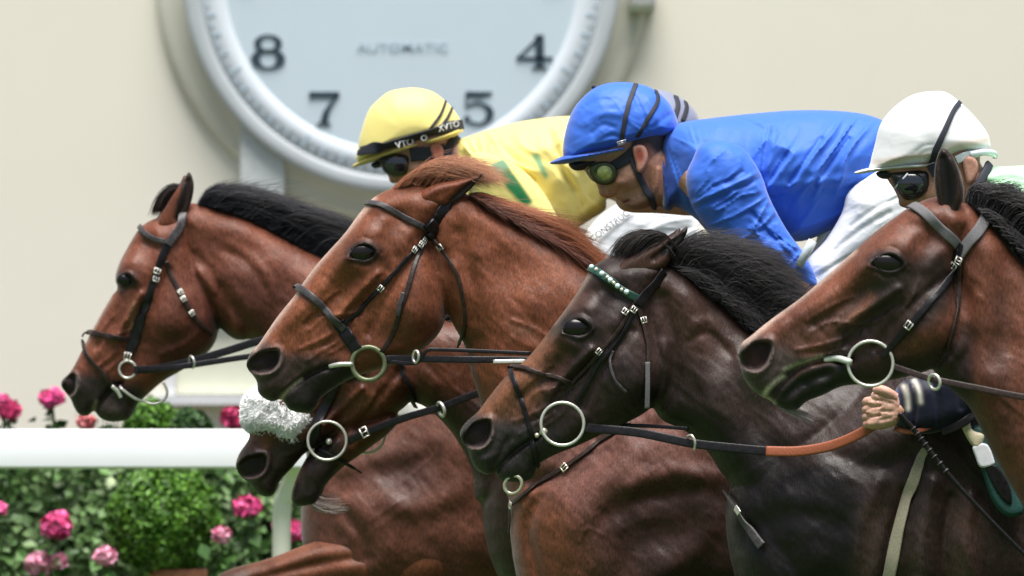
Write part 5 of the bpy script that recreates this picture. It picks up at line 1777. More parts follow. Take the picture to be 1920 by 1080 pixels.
# ================================================================== RIDERS
M['skin'] = mat_attr('skin', .48, 130, .16, .0016, .4, .10)
M['silk'] = mat_silk('racing_silk', .55, (1, 1, .3), (0, R(-30), 0), .006, 12)
M['silk_sleeve'] = mat_silk('racing_silk_sleeve', .55, (.45, 1, 1.0), (0, R(35), 0), .004, 16)
M['breeches'] = mat_silk('stretch_breeches', .6, (.35, 1, 1.1), (0, R(-55), 0), .004, 16)
M['cap_silk'] = mat_silk('cap_silk', .5, (1, 1, .6), (0, R(20), 0), .004, 16)
M['cap_smooth'] = mat_silk('stretched_cap_silk', .48, (1, 1, .6), (0, R(20), 0), .0022, 12)
M['webbing_dark'] = mat_plain('dark_elastic', (.02, .022, .035), .7, noise=300, var=.2)
M['lens_dark'] = mat_plain('smoked_lens', (.008, .010, .014), .08, spec=.7, coat=.6)
M['lens_yellow'] = mat_plain('yellow_green_lens', (.24, .29, .07), .15, noise=50, var=.5, spec=.6, coat=.5)
M['frame_black'] = mat_plain('black_goggle_frame', (.015, .015, .016), .4)
M['clear_plastic'] = mat_plain('clear_pale_plastic', (.62, .68, .72), .15, coat=.5)
M['hair_short'] = mat_plain('short_brown_hair', (.035, .025, .02), .6, noise=200, var=.4, bumpd=.003)
M['white_print'] = mat_plain('white_print', (.75, .76, .76), .5)
M['black_print'] = mat_plain('black_print', (.03, .03, .035), .5)
M['boot'] = mat_plain('black_riding_boot', (.015, .014, .014), .25)


def form_obj(name, form, mat, parent):
    V, F, C = form.mesh()
    return build(name, V, F, mat, parent, True, C)


def mirrored(name, form, mat, parent, y0):
    V, F, C = form.mesh()
    V = V.copy()
    V[:, 1] += y0 - form.y0
    return build(name, V, F, mat, parent, True, C)


def cap_strap(name, form, pts, wpx, mat, parent, off=.003, thick=.003, mirror=True):
    return strap(name, form, pts, wpx, mat, parent, off, thick, mirror)


SKIN, SKIN2, LIP = (.47, .245, .165), (.33, .155, .10), (.30, .10, .085)

# ---------------------------------------------------------------- rider in royal blue
fr = Frame(LANE['B'])
BLUE, BLUE_D = (.045, .155, .66), (.018, .045, .20)
p = thing('person', 'jockey in royal blue silks and blue cap crouched low, yellow goggles', 'person', tuple(fr.p(1450, 540)), 'jockeys racing')
Hd = [(1078, 300), (1082, 270), (1100, 230), (1140, 200), (1190, 195), (1235, 220), (1250, 260), (1246, 300), (1240, 340), (1232, 372), (1222, 386), (1206, 392), (1192, 394), (1180, 391), (1172, 386), (1168, 381), (1164, 378), (1161, 374),
      (1156, 373), (1153, 369), (1147, 370), (1138, 371), (1129, 369), (1124, 364), (1122, 355), (1117, 343), (1106, 330), (1094, 318)]
Nk = [(1190, 300), (1236, 272), (1258, 290), (1266, 335), (1256, 376), (1238, 388), (1222, 386), (1205, 360)]
hf = Form(fr, [dict(poly=Hd, W=[(1160, 250, .076), (1180, 330, .066), (1210, 370, .052), (1135, 358, .018), (1127, 364, .011), (1120, 330, .05), (1175, 385, .030), (1160, 372, .026), (1150, 345, .045)], rr=.85),
               dict(poly=Nk, W=.058, rr=.9, k=.0006)],
          [('disc', -.012, 1128, 330, 22, 18, 0, .5), ('blob', .006, 1165, 345, 16, 14, 0), ('stroke', -.005, [(1147, 372), (1156, 366), (1162, 352)], 3.5), ('blob', .007, 1137, 366, 5, 4.5, 0), ('stroke', -.004, [(1143, 358), (1147, 366)], 2.4), ('blob', .004, 1165, 377, 5, 3, 30), ('blob', .004, 1171, 384, 5, 3, 30), ('blob', .006, 1160, 342, 12, 8, 20), ('blob', -.006, 1185, 362, 12, 10, 0), ('stroke', .004, [(1155, 375), (1164, 372)], 3),
           ('stroke', -.007, [(1160, 381), (1170, 380), (1179, 376)], 2.0), ('stroke', .003, [(1168, 388), (1176, 383)], 3), ('stroke', .006, [(1185, 388), (1210, 378), (1228, 350), (1234, 320)], 7), ('folds', .002, 9, 60, 3, 71, ('blob', 1185, 360, 30, 24, 0, 1.0))],
          step=.0024, paint=[(SKIN2, 'poly', [(1190, 270), (1260, 270), (1270, 400), (1215, 400), (1195, 340)], 14), (LIP, 'stroke', [(1161, 382), (1170, 380)], 4), ((.26, .14, .10), 'poly', [(1160, 378), (1200, 360), (1232, 350), (1228, 396), (1180, 398)], 8), ((.22, .07, .06), 'stroke', [(1159, 381), (1170, 380), (1177, 377)], 2.5), ((.48, .17, .12), 'blob', 1130, 366, 9, 8, 0, .7), ((.33, .14, .10), 'blob', 1168, 350, 18, 14, 0, .6),
                            ((.06, .04, .03), 'poly', [(1185, 255), (1262, 240), (1262, 282), (1236, 290), (1215, 272), (1192, 275)], 6), ((.10, .06, .045), 'stroke', [(1205, 345), (1190, 320), (1180, 290)], 7, .7)], base=SKIN)
ef = Form(fr, [dict(poly=[(1186, 276), (1198, 271), (1210, 277), (1215, 294), (1211, 312), (1202, 324), (1194, 322), (1191, 308), (1187, 292)], W=.011, R=.010)],
          [('disc', -.008, 1197, 290, 6, 11, -8, .5), ('stroke', .005, [(1190, 282), (1199, 275), (1209, 283), (1211, 300), (1203, 318)], 2.5), ('stroke', .004, [(1192, 300), (1190, 292)], 2.5)], y0=-.070, step=.0022, paint=[((.30, .07, .045), 'disc', 1198, 292, 8, 13, -8, .5)], base=(.50, .24, .17))
hand = [((1506, 540, -.2), (1492, 556, -.2), (1480, 572, -.2))]
V, F, C = tube_quads([tuple(fr.p(1300, 330, -.12)), tuple(fr.p(1380, 430, -.2)), tuple(fr.p(1505, 540, -.2))], [.05, .04, .028], SKIN, 12)
parts_ = [hf, ef, (V, F, C)]


def fist(fr, c, s, facing, y0):
    """palm, four unequal curled fingers and a thumb; c photo point of the knuckle row middle"""
    out = []

    def P(u, v, d=0.0):
        return tuple(fr.p(c[0] + s * (u * facing[0] - v * facing[1]), c[1] + s * (u * facing[1] + v * facing[0]), y0 + d))
    k = s / fr.s
    out.append(tube_quads([P(-1.1, 0), P(-.55, 0), P(0, 0)], [.34 * k, .46 * k, .40 * k], SKIN, 14))
    for i, (v, L, d) in enumerate(((-.42, .95, -.10), (-.14, 1.05, -.14), (.14, 1.0, -.12), (.40, .85, -.06))):
        out.append(tube_quads([P(-.1, v, d * k * 2), P(.22 * L, v * 1.02, d * k * 2.4), P(.30 * L, v * 1.0, d * k * 2 + .20 * k), P(.10, v * .95, d * k + .42 * k)], [.15 * k, .155 * k, .145 * k, .12 * k], (.46, .22, .15), 10))
    out.append(tube_quads([P(-.75, -.3, -.2 * k), P(-.35, -.58, -.22 * k), P(.02, -.62, -.12 * k), P(.22, -.5, .05 * k)], [.17 * k, .17 * k, .15 * k, .11 * k], (.45, .21, .145), 10))
    return out


parts_ += fist(fr, (1492, 560), 36, (-.6, .8), -.2)
join_forms('body', parts_, M['skin'], p)
# jacket
Tq = [(1238, 300), (1243, 262), (1262, 238), (1285, 228), (1330, 222), (1400, 214), (1489, 207), (1570, 208), (1632, 217), (1672, 240), (1690, 300), (1668, 350), (1637, 382), (1603, 410), (1560, 431), (1500, 453), (1440, 442), (1390, 425), (1330, 425), (1290, 400), (1266, 388), (1252, 394), (1240, 388), (1236, 360), (1235, 335)]
tf = Form(fr, [dict(poly=Tq, W=[(1245, 300, .085), (1255, 380, .085), (1320, 300, .16), (1450, 300, .19), (1600, 300, .17), (1560, 420, .15)], rr=.9)],
          [('stroke', -.009, [(1440, 240), (1430, 290), (1424, 345), (1428, 372)], 3.5), ('stroke', .005, [(1450, 245), (1441, 300), (1436, 345)], 6),
           ('stroke', -.010, [(1536, 262), (1508, 300), (1476, 345)], 4), ('stroke', .004, [(1548, 258), (1520, 300), (1488, 345)], 6), ('stroke', -.009, [(1588, 262), (1560, 300), (1524, 348)], 4), ('stroke', .004, [(1600, 258), (1572, 300), (1538, 345)], 6),
           ('stroke', -.005, [(1478, 282), (1458, 312), (1440, 345)], 4), ('stroke', .006, [(1440, 352), (1520, 342), (1640, 332)], 9), ('stroke', -.010, [(1446, 372), (1530, 360), (1640, 346)], 8),
           ('folds', .016, 24, -54, 4.5, 2, ('poly', [(1435, 240), (1640, 235), (1650, 345), (1440, 365)], 20)), ('folds', .013, 32, -28, 4.0, 5, ('poly', [(1440, 370), (1640, 345), (1620, 420), (1480, 460)], 16)),
           ('folds', .007, 26, 22, 3.4, 8, ('poly', [(1270, 230), (1420, 215), (1430, 290), (1290, 330)], 18)), ('folds', .006, 18, 72, 3.4, 9, ('poly', [(1240, 240), (1300, 235), (1320, 380), (1250, 400)], 10)), ('noise', .004, 30, -40, 1.5, 3)],
          step=.004, paint=[((.025, .07, .33), 'poly', [(1233, 300), (1250, 300), (1275, 370), (1262, 405), (1234, 405)], 4), ((.7, .7, .7), 'stroke', [(1238, 300), (1235, 330), (1234, 360)], 2.5)], base=BLUE)
form_obj('jacket', tf, M['silk'], p)
form_obj('collar', Form(fr, [dict(poly=[(1232, 300), (1244, 285), (1256, 320), (1266, 370), (1262, 392), (1250, 396), (1240, 386), (1234, 350)], W=.088, R=.06)], step=.0035, paint=[((.72, .73, .75), 'stroke', [(1236, 296), (1237, 340), (1242, 385)], 3.2)], base=(.02, .05, .22)), M['silk_sleeve'], p)
Sq = [(1296, 300), (1310, 275), (1345, 264), (1392, 282), (1424, 330), (1438, 370), (1470, 430), (1506, 480), (1527, 524), (1522, 542), (1502, 552), (1470, 524), (1430, 498), (1385, 474), (1338, 442), (1305, 405), (1288, 370), (1284, 330)]
sf = Form(fr, [dict(poly=Sq, W=[(1350, 320, .085), (1340, 420, .075), (1420, 450, .06), (1510, 530, .042)], rr=.9)],
          [('stroke', .007, [(1294, 384), (1340, 362), (1392, 338), (1418, 324)], 3.5), ('stroke', -.008, [(1298, 394), (1345, 371), (1400, 346), (1426, 334)], 3.5), ('stroke', -.006, [(1334, 352), (1362, 340), (1388, 324)], 3),
           ('folds', .010, 15, -32, 3.2, 21, ('poly', [(1300, 400), (1420, 345), (1500, 480), (1400, 480)], 14)), ('folds', .008, 13, 40, 3.4, 23, ('poly', [(1400, 420), (1450, 400), (1530, 520), (1500, 555), (1420, 490)], 14)),
           ('folds', .006, 18, -40, 3, 25, ('poly', [(1295, 290), (1400, 270), (1425, 330), (1300, 380)], 14)), ('stroke', -.008, [(1405, 400), (1440, 440), (1478, 486)], 5), ('noise', .004, 26, 20, 1.4, 5)], y0=-.19, step=.004, base=BLUE)
form_obj('sleeve', sf, M['silk_sleeve'], p)
mirrored('sleeve', Form(fr, [dict(poly=Sq, W=.07, rr=.9)], y0=.19, step=.007, base=BLUE), M['silk_sleeve'], p, .19)
Bq = [(1588, 360), (1640, 322), (1720, 300), (1790, 320), (1800, 400), (1720, 490), (1630, 560), (1570, 620), (1500, 610), (1494, 560), (1505, 520), (1512, 486), (1545, 450), (1575, 400)]
bf = Form(fr, [dict(poly=Bq, W=[(1700, 380, .12), (1540, 560, .075)], rr=.9)], [('stroke', -.006, [(1530, 520), (1580, 485), (1640, 460)], 5), ('stroke', -.006, [(1560, 470), (1610, 430), (1660, 400)], 5), ('stroke', .005, [(1540, 545), (1600, 520), (1650, 490)], 6), ('stroke', -.005, [(1590, 425), (1630, 395), (1680, 370)], 4), ('folds', .003, 13, -32, 4, 31)],
          y0=-.13, step=.004, base=(.74, .76, .78))
form_obj('breeches', bf, M['breeches'], p)
mirrored('breeches', Form(fr, [dict(poly=Bq, W=.1, rr=.9)], y0=.13, step=.008, base=(.74, .76, .78)), M['breeches'], p, .13)
Lq = [(1500, 580), (1570, 590), (1650, 700), (1740, 830), (1730, 850), (1700, 850), (1640, 860), (1620, 845), (1660, 830), (1590, 740), (1510, 640)]
for yy in (-.27, .27):
    bt = Form(fr, [dict(poly=Lq, W=.05, rr=.9)], y0=yy, step=.008)
    form_obj('boot', bt, M['boot'], p)
# cap
HQ = [(1058, 296), (1056, 270), (1060, 246), (1069, 217), (1085, 191), (1116, 164), (1155, 154), (1196, 157), (1227, 168), (1253, 191), (1266, 213), (1271, 236), (1262, 262), (1220, 300), (1150, 330), (1080, 330)]
cl = [(1000, 100), (1320, 100), (1320, 234), (1266, 246), (1248, 255), (1202, 271), (1165, 284), (1110, 294), (1060, 304), (1000, 316)]
cf = Form(fr, [dict(poly=HQ, W=.102, R=.115)], [('stroke', -.006, [(1185, 175), (1205, 215), (1212, 255)], 5), ('stroke', -.004, [(1110, 250), (1130, 235), (1150, 240)], 5), ('stroke', .004, [(1100, 230), (1125, 215), (1160, 215)], 7), ('stroke', -.005, [(1120, 270), (1145, 255), (1165, 262)], 5),
          ('stroke', .004, [(1215, 190), (1232, 220), (1240, 245)], 6), ('stroke', -.004, [(1095, 205), (1120, 190), (1150, 188)], 6), ('stroke', -.005, [(1225, 240), (1245, 222), (1258, 215)], 5), ('folds', .0035, 24, 30, 2.6, 51), ('folds', .0018, 12, -40, 2.4, 53)], clip=[cl], step=.0035, base=(.045, .155, .66))
cap = form_obj('cap', cf, M['cap_silk'], p)
mb = MB()
mb.ball(tuple(fr.p(1113, 163, 0)), 4 / fr.s, 10, 8)
mb.build('top_button', M['webbing_dark'], cap)
pk = Form(fr, [dict(poly=[(1029, 307), (1042, 299), (1060, 291), (1090, 287), (1130, 281), (1168, 275), (1172, 283), (1140, 290), (1110, 297), (1080, 304), (1055, 308)], W=[(1032, 306, .02), (1060, 298, .072), (1100, 292, .098), (1165, 278, .106)], R=.010)], step=.003, base=(.035, .11, .5))
form_obj('peak', pk, M['cap_silk'], cap)
form_obj('cap_lining_shade', Form(fr, [dict(poly=[(1066, 306), (1090, 299), (1130, 289), (1176, 278), (1186, 290), (1172, 302), (1140, 306), (1112, 314), (1088, 320), (1074, 318)], W=.080, rr=.8)], step=.0035), M['webbing_dark'], cap)  # dark form for the lining and the shadow beneath the peak
cap_strap('goggle_strap', cf, [(1192, 160), (1180, 190), (1171, 225), (1165, 262)], 9, M['webbing_dark'], p, .004)
cap_strap('goggle_strap', cf, [(1228, 172), (1232, 190), (1215, 222), (1194, 256)], 8, M['webbing_dark'], p, .004, mirror=False)
buckle(cf, 1163, 264, -10, 15, 11, p, ST, .008)
# goggles, chin strap
gf = Form(fr, [dict(poly=[(1103, 312), (1118, 304), (1140, 303), (1155, 312), (1157, 328), (1148, 344), (1132, 348), (1116, 343), (1106, 330)], W=.020, R=.016)], [('disc', -.006, 1133, 325, 17, 17, 0, .3)], y0=-.048, step=.0026)
gg = form_obj('goggles', gf, mat_plain('olive_goggle_frame', (.045, .055, .018), .2), p)
mb = MB()
mb.ball((0, 0, 0), 1, 24, 14)
build('lens', np.concatenate(mb.V) * np.array([15 / fr.s, .007, 15 / fr.s]) + np.array(gf.surf(1133, 325, .0)[0]), mb.F, M['lens_yellow'], gg)
gf2 = Form(fr, [dict(poly=[(1096, 316), (1106, 310), (1118, 318), (1124, 334), (1115, 342), (1104, 332)], W=.046, R=.02)], y0=0, step=.003)
form_obj('nose_bridge', gf2, mat_plain('greenish_lens_edge', (.13, .16, .08), .25), gg)
strap('goggle_band', hf, [(1150, 312), (1170, 300), (1185, 285), (1195, 270)], 20, M['webbing_dark'], p, .006)
strap('chin_strap', hf, [(1178, 282), (1184, 300), (1193, 322), (1203, 340), (1212, 358), (1224, 378), (1228, 388)], (7, 8, 9, 12, 14, 12, 9), M['webbing_dark'], p, .005, .008, mirror=True)
wh = thing('whip_end', 'short pale whip handle end sticking out beside the blue sleeve', 'whip', tuple(fr.p(1515, 470, -.24)))
mb = MB()
mb.tube([tuple(fr.p(1492, 500, -.25)), tuple(fr.p(1508, 470, -.25)), tuple(fr.p(1518, 452, -.25))], 8.5 / fr.s, 14)
mb.build('grip', M['clear_plastic'], wh)

# ---------------------------------------------------------------- rider in yellow
fr = Frame(LANE['A'])
YEL, GRN = (.82, .70, .23), (.010, .14, .04)
p = thing('person', 'jockey in yellow silks with green stripes and yellow cap, dark goggles', 'person', tuple(fr.p(1050, 500)), 'jockeys racing')
Hd = [(692, 290), (700, 250), (730, 215), (780, 200), (830, 215), (850, 250), (850, 290), (838, 325), (826, 350), (806, 366), (786, 366), (772, 356), (764, 350), (758, 344), (750, 342), (742, 344), (732, 342), (728, 332), (722, 320), (708, 306)]
Nk = [(790, 290), (845, 262), (890, 280), (930, 330), (900, 390), (850, 380), (815, 355)]
hf = Form(fr, [dict(poly=Hd, W=[(770, 250, .076), (780, 320, .066), (735, 338, .022), (772, 350, .035)], rr=.85), dict(poly=Nk, W=.058, rr=.9)], [('disc', -.010, 735, 312, 20, 16, 0, .5)], step=.0035, base=SKIN)
ef = Form(fr, [dict(poly=[(806, 276), (818, 268), (830, 276), (833, 292), (826, 312), (818, 312), (812, 296)], W=.010, R=.010)], [('disc', -.006, 821, 288, 6, 10, 0, .5)], y0=-.070, step=.003, paint=[((.5, .13, .09), 'blob', 820, 284, 8, 10, 0)], base=(.46, .2, .14))
join_forms('body', [hf, ef, tube_quads([tuple(fr.p(900, 330, -.1)), tuple(fr.p(1000, 430, -.19)), tuple(fr.p(1010, 540, -.18))], [.05, .04, .03], SKIN, 12)] + fist(fr, (1000, 560), 34, (-.6, .8), -.18), M['skin'], p)
YP = [(GRN, 'poly', [(921, 312), (944, 302), (975, 345), (999, 381), (984, 391), (950, 355)], 2.5, 1), ((.08, .30, .17), 'poly', [(919, 311), (944, 300), (956, 316), (932, 328)], 2.5, 1), ((.22, .42, .22), 'poly', [(996, 292), (1008, 288), (1028, 330), (1022, 338)], 3, 1), ((.05, .20, .09), 'stroke', [(945, 322), (965, 348)], 5, .5),
                 ((.50, .36, .06), 'poly', [(1085, 420), (1100, 395), (1140, 372), (1160, 395), (1130, 430)], 6)]  # last patch: olive shadow on the yellow silk, painted in
Tq = [(838, 330), (846, 280), (858, 264), (890, 252), (940, 236), (1000, 224), (1060, 218), (1130, 218), (1200, 226), (1270, 250), (1310, 300), (1300, 360), (1240, 395), (1180, 390), (1139, 372), (1136, 392), (1110, 410), (1060, 440), (980, 470), (900, 460), (860, 410)]
yf = Form(fr, [dict(poly=Tq, W=[(860, 290, .07), (950, 320, .17), (1100, 300, .19), (1250, 300, .16), (1110, 380, .14)], rr=.9)],
          [('stroke', -.010, [(1030, 250), (1050, 310), (1085, 380)], 8), ('stroke', .008, [(1046, 250), (1066, 310), (1100, 370)], 9), ('stroke', -.008, [(930, 270), (960, 300), (1000, 340)], 7), ('stroke', -.010, [(1080, 390), (1110, 365), (1135, 350)], 7), ('stroke', .007, [(1060, 380), (1095, 350), (1120, 330)], 8),
           ('stroke', -.008, [(868, 290), (880, 320), (890, 350)], 6), ('stroke', .006, [(880, 280), (893, 310), (905, 340)], 7), ('folds', .010, 24, 50, 3, 41), ('noise', .004, 30, 40, 1.5, 43)], step=.0045,
          paint=YP, base=YEL)
form_obj('jacket', yf, M['silk'], p)
Sq = [(880, 300), (920, 290), (980, 320), (1030, 380), (1060, 460), (1050, 540), (1020, 580), (980, 560), (970, 480), (900, 400)]
for yy in (-.18, .18):
    form_obj('sleeve', Form(fr, [dict(poly=Sq, W=.07, rr=.9)], [('folds', .003, 20, 50, 3, 47)], y0=yy, step=.0045, base=YEL, paint=YP), M['silk_sleeve'], p)
Bq = [(1140, 392), (1180, 372), (1240, 366), (1300, 372), (1335, 410), (1350, 470), (1340, 540), (1240, 620), (1140, 640), (1080, 600), (1072, 520), (1090, 450), (1112, 416)]
bf = Form(fr, [dict(poly=Bq, W=.10, rr=.9)], [('stroke', -.005, [(1180, 470), (1230, 440), (1290, 430)], 5), ('stroke', .004, [(1190, 450), (1240, 420), (1290, 410)], 5), ('stroke', -.005, [(1160, 500), (1220, 470), (1300, 460)], 5), ('folds', .004, 14, 8, 4, 33)], y0=-.14, step=.0045,
          paint=[((.62, .55, .30), 'blob', 1330, 440, 20, 40, -20, .8)], base=(.72, .75, .78))
form_obj('breeches', bf, M['breeches'], p)
mirrored('breeches', Form(fr, [dict(poly=Bq, W=.1, rr=.9)], y0=.14, step=.009, base=(.72, .75, .78)), M['breeches'], p, .14)
c, n_ = bf.surf(1150, 424, .012)
lettering('lettering', 'CONSTRUCTI', tuple(c), 17 / fr.s, M['black_print'], p, rot=R(-37), extr=.003, xs=.95)
Lq = [(1080, 590), (1150, 600), (1230, 700), (1300, 800), (1290, 820), (1210, 820), (1200, 805), (1230, 795), (1150, 720), (1090, 650)]
for yy in (-.27, .27):
    form_obj('boot', Form(fr, [dict(poly=Lq, W=.05, rr=.9)], y0=yy, step=.009), M['boot'], p)
HQ = [(673, 306), (671, 276), (677, 246), (691, 207), (708, 188), (729, 172), (756, 166), (782, 165), (811, 172), (837, 191), (856, 213), (866, 234), (864, 262), (820, 300), (740, 320)]
cl = [(600, 100), (920, 100), (920, 236), (865, 248), (798, 268), (740, 284), (680, 302), (600, 320)]
cf = Form(fr, [dict(poly=HQ, W=.102, R=.118)], [], clip=[cl], step=.0035, base=(.84, .72, .24))
cap = form_obj('cap', cf, M['cap_smooth'], p)
pk = Form(fr, [dict(poly=[(659, 314), (668, 305), (684, 296), (720, 284), (760, 272), (784, 268), (786, 274), (752, 286), (715, 298), (690, 307)], W=[(662, 312, .02), (690, 300, .075), (780, 272, .104)], R=.010)], step=.003, base=(.76, .62, .17))
form_obj('peak', pk, M['cap_smooth'], cap)
form_obj('cap_lining_shade', Form(fr, [dict(poly=[(696, 306), (730, 295), (784, 280), (800, 274), (806, 290), (770, 298), (730, 308), (704, 316)], W=.080, rr=.8)], step=.0035), M['webbing_dark'], cap)  # dark lining and peak shadow as one added form
rb = Form(fr, [dict(poly=[(797, 262), (830, 252), (860, 242), (864, 248), (850, 258), (812, 270), (797, 270)], W=.104, R=.012)], step=.003, base=(.76, .62, .17))
form_obj('cap_rim', rb, M['cap_smooth'], cap)
strap('goggle_strap', cf, [(674, 288), (700, 279), (735, 268), (775, 256), (820, 243), (864, 234)], (10, 22, 24, 24, 22, 18), M['webbing_dark'], p, .006, .004, mirror=True)
strap('goggle_strap', cf, [(678, 278), (700, 272), (712, 270)], 4, M['webbing_dark'], p, .004, .003)
strap('goggle_strap', cf, [(834, 192), (826, 215), (812, 236), (796, 256), (790, 268)], 5, M['webbing_dark'], p, .005, .003)
strap('goggle_strap', cf, [(846, 204), (838, 222), (826, 240)], 5, M['webbing_dark'], p, .005, .003)
for tx, px, py, sz, r_ in (('VTO', 757, 261, 17, 15), ('O', 793, 251, 15, 15), ('XVTO', 836, 240, 16, 14)):
    c, n_ = cf.surf(px, py, .017)
    lettering('lettering', tx, tuple(c), sz / fr.s, M['white_print'], p, rot=R(-r_), extr=.0015, yaw=math.atan2(n_.x, -n_.y), xs=1.1)
gf = Form(fr, [dict(poly=[(710, 296), (730, 288), (758, 284), (772, 292), (772, 310), (764, 326), (744, 332), (724, 326), (714, 312)], W=.035, R=.02)], y0=-.030, step=.003)
gg = form_obj('goggles', gf, M['frame_black'], p)
mb = MB()
mb.ball((0, 0, 0), 1, 24, 14)
build('lens', np.concatenate(mb.V) * np.array([22 / fr.s, .012, 18 / fr.s]) + np.array(gf.surf(744, 308, .0)[0]), mb.F, M['lens_dark'], gg)
strap('goggle_band', hf, [(770, 290), (792, 288), (812, 288), (834, 282)], 26, M['webbing_dark'], p, .008)
strap('chin_strap', hf, [(800, 290), (808, 312), (806, 338)], 14, M['webbing_dark'], p, .006, .008)
strap('collar_strap', hf, [(852, 262), (845, 280), (834, 300), (822, 318)], 16, M['webbing_dark'], p, .014, .006)

# ---------------------------------------------------------------- rider in pale green with white cap
fr = Frame(LANE['C'])
p = thing('person', 'jockey in white cap and pale green silks, black goggles, bare hand on orange rein', 'person', tuple(fr.p(1850, 560)), 'jockeys racing')
Hd = [(1660, 325), (1660, 280), (1690, 225), (1750, 200), (1810, 220), (1838, 262), (1836, 310), (1828, 350), (1815, 385), (1795, 412), (1765, 424), (1735, 424), (1718, 412), (1712, 404), (1706, 396), (1698, 390), (1690, 388), (1685, 382), (1684, 372), (1676, 355), (1666, 340)]
Nk = [(1780, 320), (1826, 296), (1850, 322), (1900, 360), (1900, 420), (1840, 420), (1800, 400)]
hf = Form(fr, [dict(poly=Hd, W=[(1750, 260, .076), (1770, 350, .066), (1692, 380, .02), (1690, 340, .055), (1730, 410, .035)], rr=.85), dict(poly=Nk, W=.058, rr=.9)],
          [('disc', -.010, 1700, 350, 22, 18, 0, .5), ('stroke', -.004, [(1700, 388), (1710, 380), (1716, 368)], 4), ('blob', .006, 1735, 372, 16, 14, 0)], step=.0035, paint=[((.42, .16, .12), 'blob', 1692, 384, 10, 8, 0, .8)], base=(.46, .24, .165))
ef = Form(fr, [dict(poly=[(1802, 300), (1814, 292), (1828, 300), (1832, 318), (1824, 340), (1812, 346), (1806, 328)], W=.010, R=.010)], [('disc', -.006, 1817, 316, 7, 12, 0, .5)], y0=-.070, step=.003, base=(.46, .24, .175))
arm = tube_quads([tuple(fr.p(1890, 400, -.15)), tuple(fr.p(1880, 560, -.24)), tuple(fr.p(1790, 720, -.28)), tuple(fr.p(1690, 765, -.31)), tuple(fr.p(1655, 764, -.315))], [.055, .045, .036, .026, .024], SKIN, 12)
# the gripping hand: knuckles lead, fingers close round the orange rein
k1 = (.62, .36, .27)
hb_ = []


def H3(*q):
    return tuple(fr.p(q[0], q[1], -.315 + q[2]))


HQ_ = [(1626, 733), (1644, 727), (1664, 730), (1678, 745), (1680, 770), (1672, 792), (1652, 800), (1636, 802), (1620, 800), (1613, 790), (1619, 779), (1613, 770), (1619, 760), (1615, 751), (1622, 743)]
hand = Form(fr, [dict(poly=HQ_, W=[(1624, 760, .020), (1650, 762, .032), (1676, 766, .026)], rr=.8)],
            [('stroke', -.007, [(1612, 761), (1624, 760), (1640, 758)], 2.2), ('stroke', -.007, [(1612, 779), (1624, 778), (1640, 775)], 2.2), ('stroke', -.006, [(1616, 744), (1628, 746), (1642, 748)], 2.2),
             ('stroke', .004, [(1632, 738), (1636, 755), (1634, 775), (1632, 792)], 4), ('stroke', -.003, [(1645, 748), (1662, 754)], 3), ('stroke', -.003, [(1644, 768), (1662, 768)], 3), ('stroke', -.003, [(1642, 784), (1660, 780)], 3), ('folds', .0015, 6, 80, 2, 81)],
            y0=-.315, step=.0022, paint=[((.48, .22, .17), 'stroke', [(1620, 745), (1616, 765), (1617, 790)], 4, .7)], base=(.62, .37, .28))
hb_.append(hand)
for yk, rk in ((750, .0115), (764, .012), (778, .0115), (791, .010)):
    hb_.append(tube_quads([H3(1630, yk - 2, -.004), H3(1617, yk, .006), H3(1618, yk + 3, .020), H3(1632, yk + 3, .030)], [rk, rk, rk * .95, rk * .75], k1, 12))
hb_.append(tube_quads([H3(1668, 742, -.016), H3(1654, 733, -.024), H3(1641, 728, -.022), H3(1630, 729, -.012)], [.012, .0125, .012, .008], (.60, .34, .26), 12))
join_forms('body', [hf, ef, arm] + hb_, M['skin'], p)
PG, NVY = (.42, .72, .45), (.006, .008, .022)
Tq = [(1826, 356), (1834, 326), (1850, 314), (1920, 310), (2010, 300), (2120, 300), (2220, 340), (2240, 420), (2150, 500), (2020, 510), (1920, 470), (1870, 420)]
tf = Form(fr, [dict(poly=Tq, W=[(1845, 340, .10), (1950, 380, .18), (2150, 400, .18)], rr=.9)], [('stroke', -.007, [(1850, 345), (1890, 335), (1920, 345)], 5), ('stroke', .006, [(1850, 332), (1890, 322), (1930, 330)], 6)], step=.0045, base=PG)
form_obj('jacket', tf, M['silk'], p)
Sq = [(1880, 350), (1930, 350), (1968, 420), (1950, 540), (1880, 690), (1820, 770), (1750, 806), (1700, 808), (1672, 796), (1664, 768), (1666, 738), (1684, 712), (1730, 700), (1790, 660), (1840, 560), (1860, 440)]
sf = Form(fr, [dict(poly=Sq, W=[(1920, 420, .075), (1860, 620, .065), (1740, 750, .052), (1675, 765, .036)], rr=.9)], [('stroke', -.008, [(1700, 720), (1706, 760), (1700, 800)], 5), ('stroke', .006, [(1690, 715), (1693, 760), (1688, 800)], 5), ('stroke', -.008, [(1730, 706), (1745, 740), (1750, 790)], 7), ('stroke', -.008, [(1770, 690), (1785, 720), (1790, 760)], 7)],
          y0=-.30, step=.0035, paint=[(NVY, 'poly', [(1640, 680), (1700, 640), (1800, 560), (1960, 640), (1900, 800), (1650, 830)], 5, 1), ((.70, .66, .58), 'stroke', [(1684, 722), (1690, 740), (1692, 762)], 4.5), ((.70, .66, .58), 'stroke', [(1704, 712), (1711, 730), (1714, 750)], 4.5), ((.05, .07, .16), 'stroke', [(1672, 728), (1676, 760), (1674, 790)], 4)], base=PG)
form_obj('sleeve', sf, M['silk_sleeve'], p)
mirrored('sleeve', Form(fr, [dict(poly=Sq, W=.06, rr=.9)], y0=.2, step=.008, base=PG), M['silk_sleeve'], p, .2)
Bq = [(2150, 430), (2260, 400), (2300, 480), (2230, 580), (2130, 680), (2040, 720), (2010, 660), (2060, 560)]
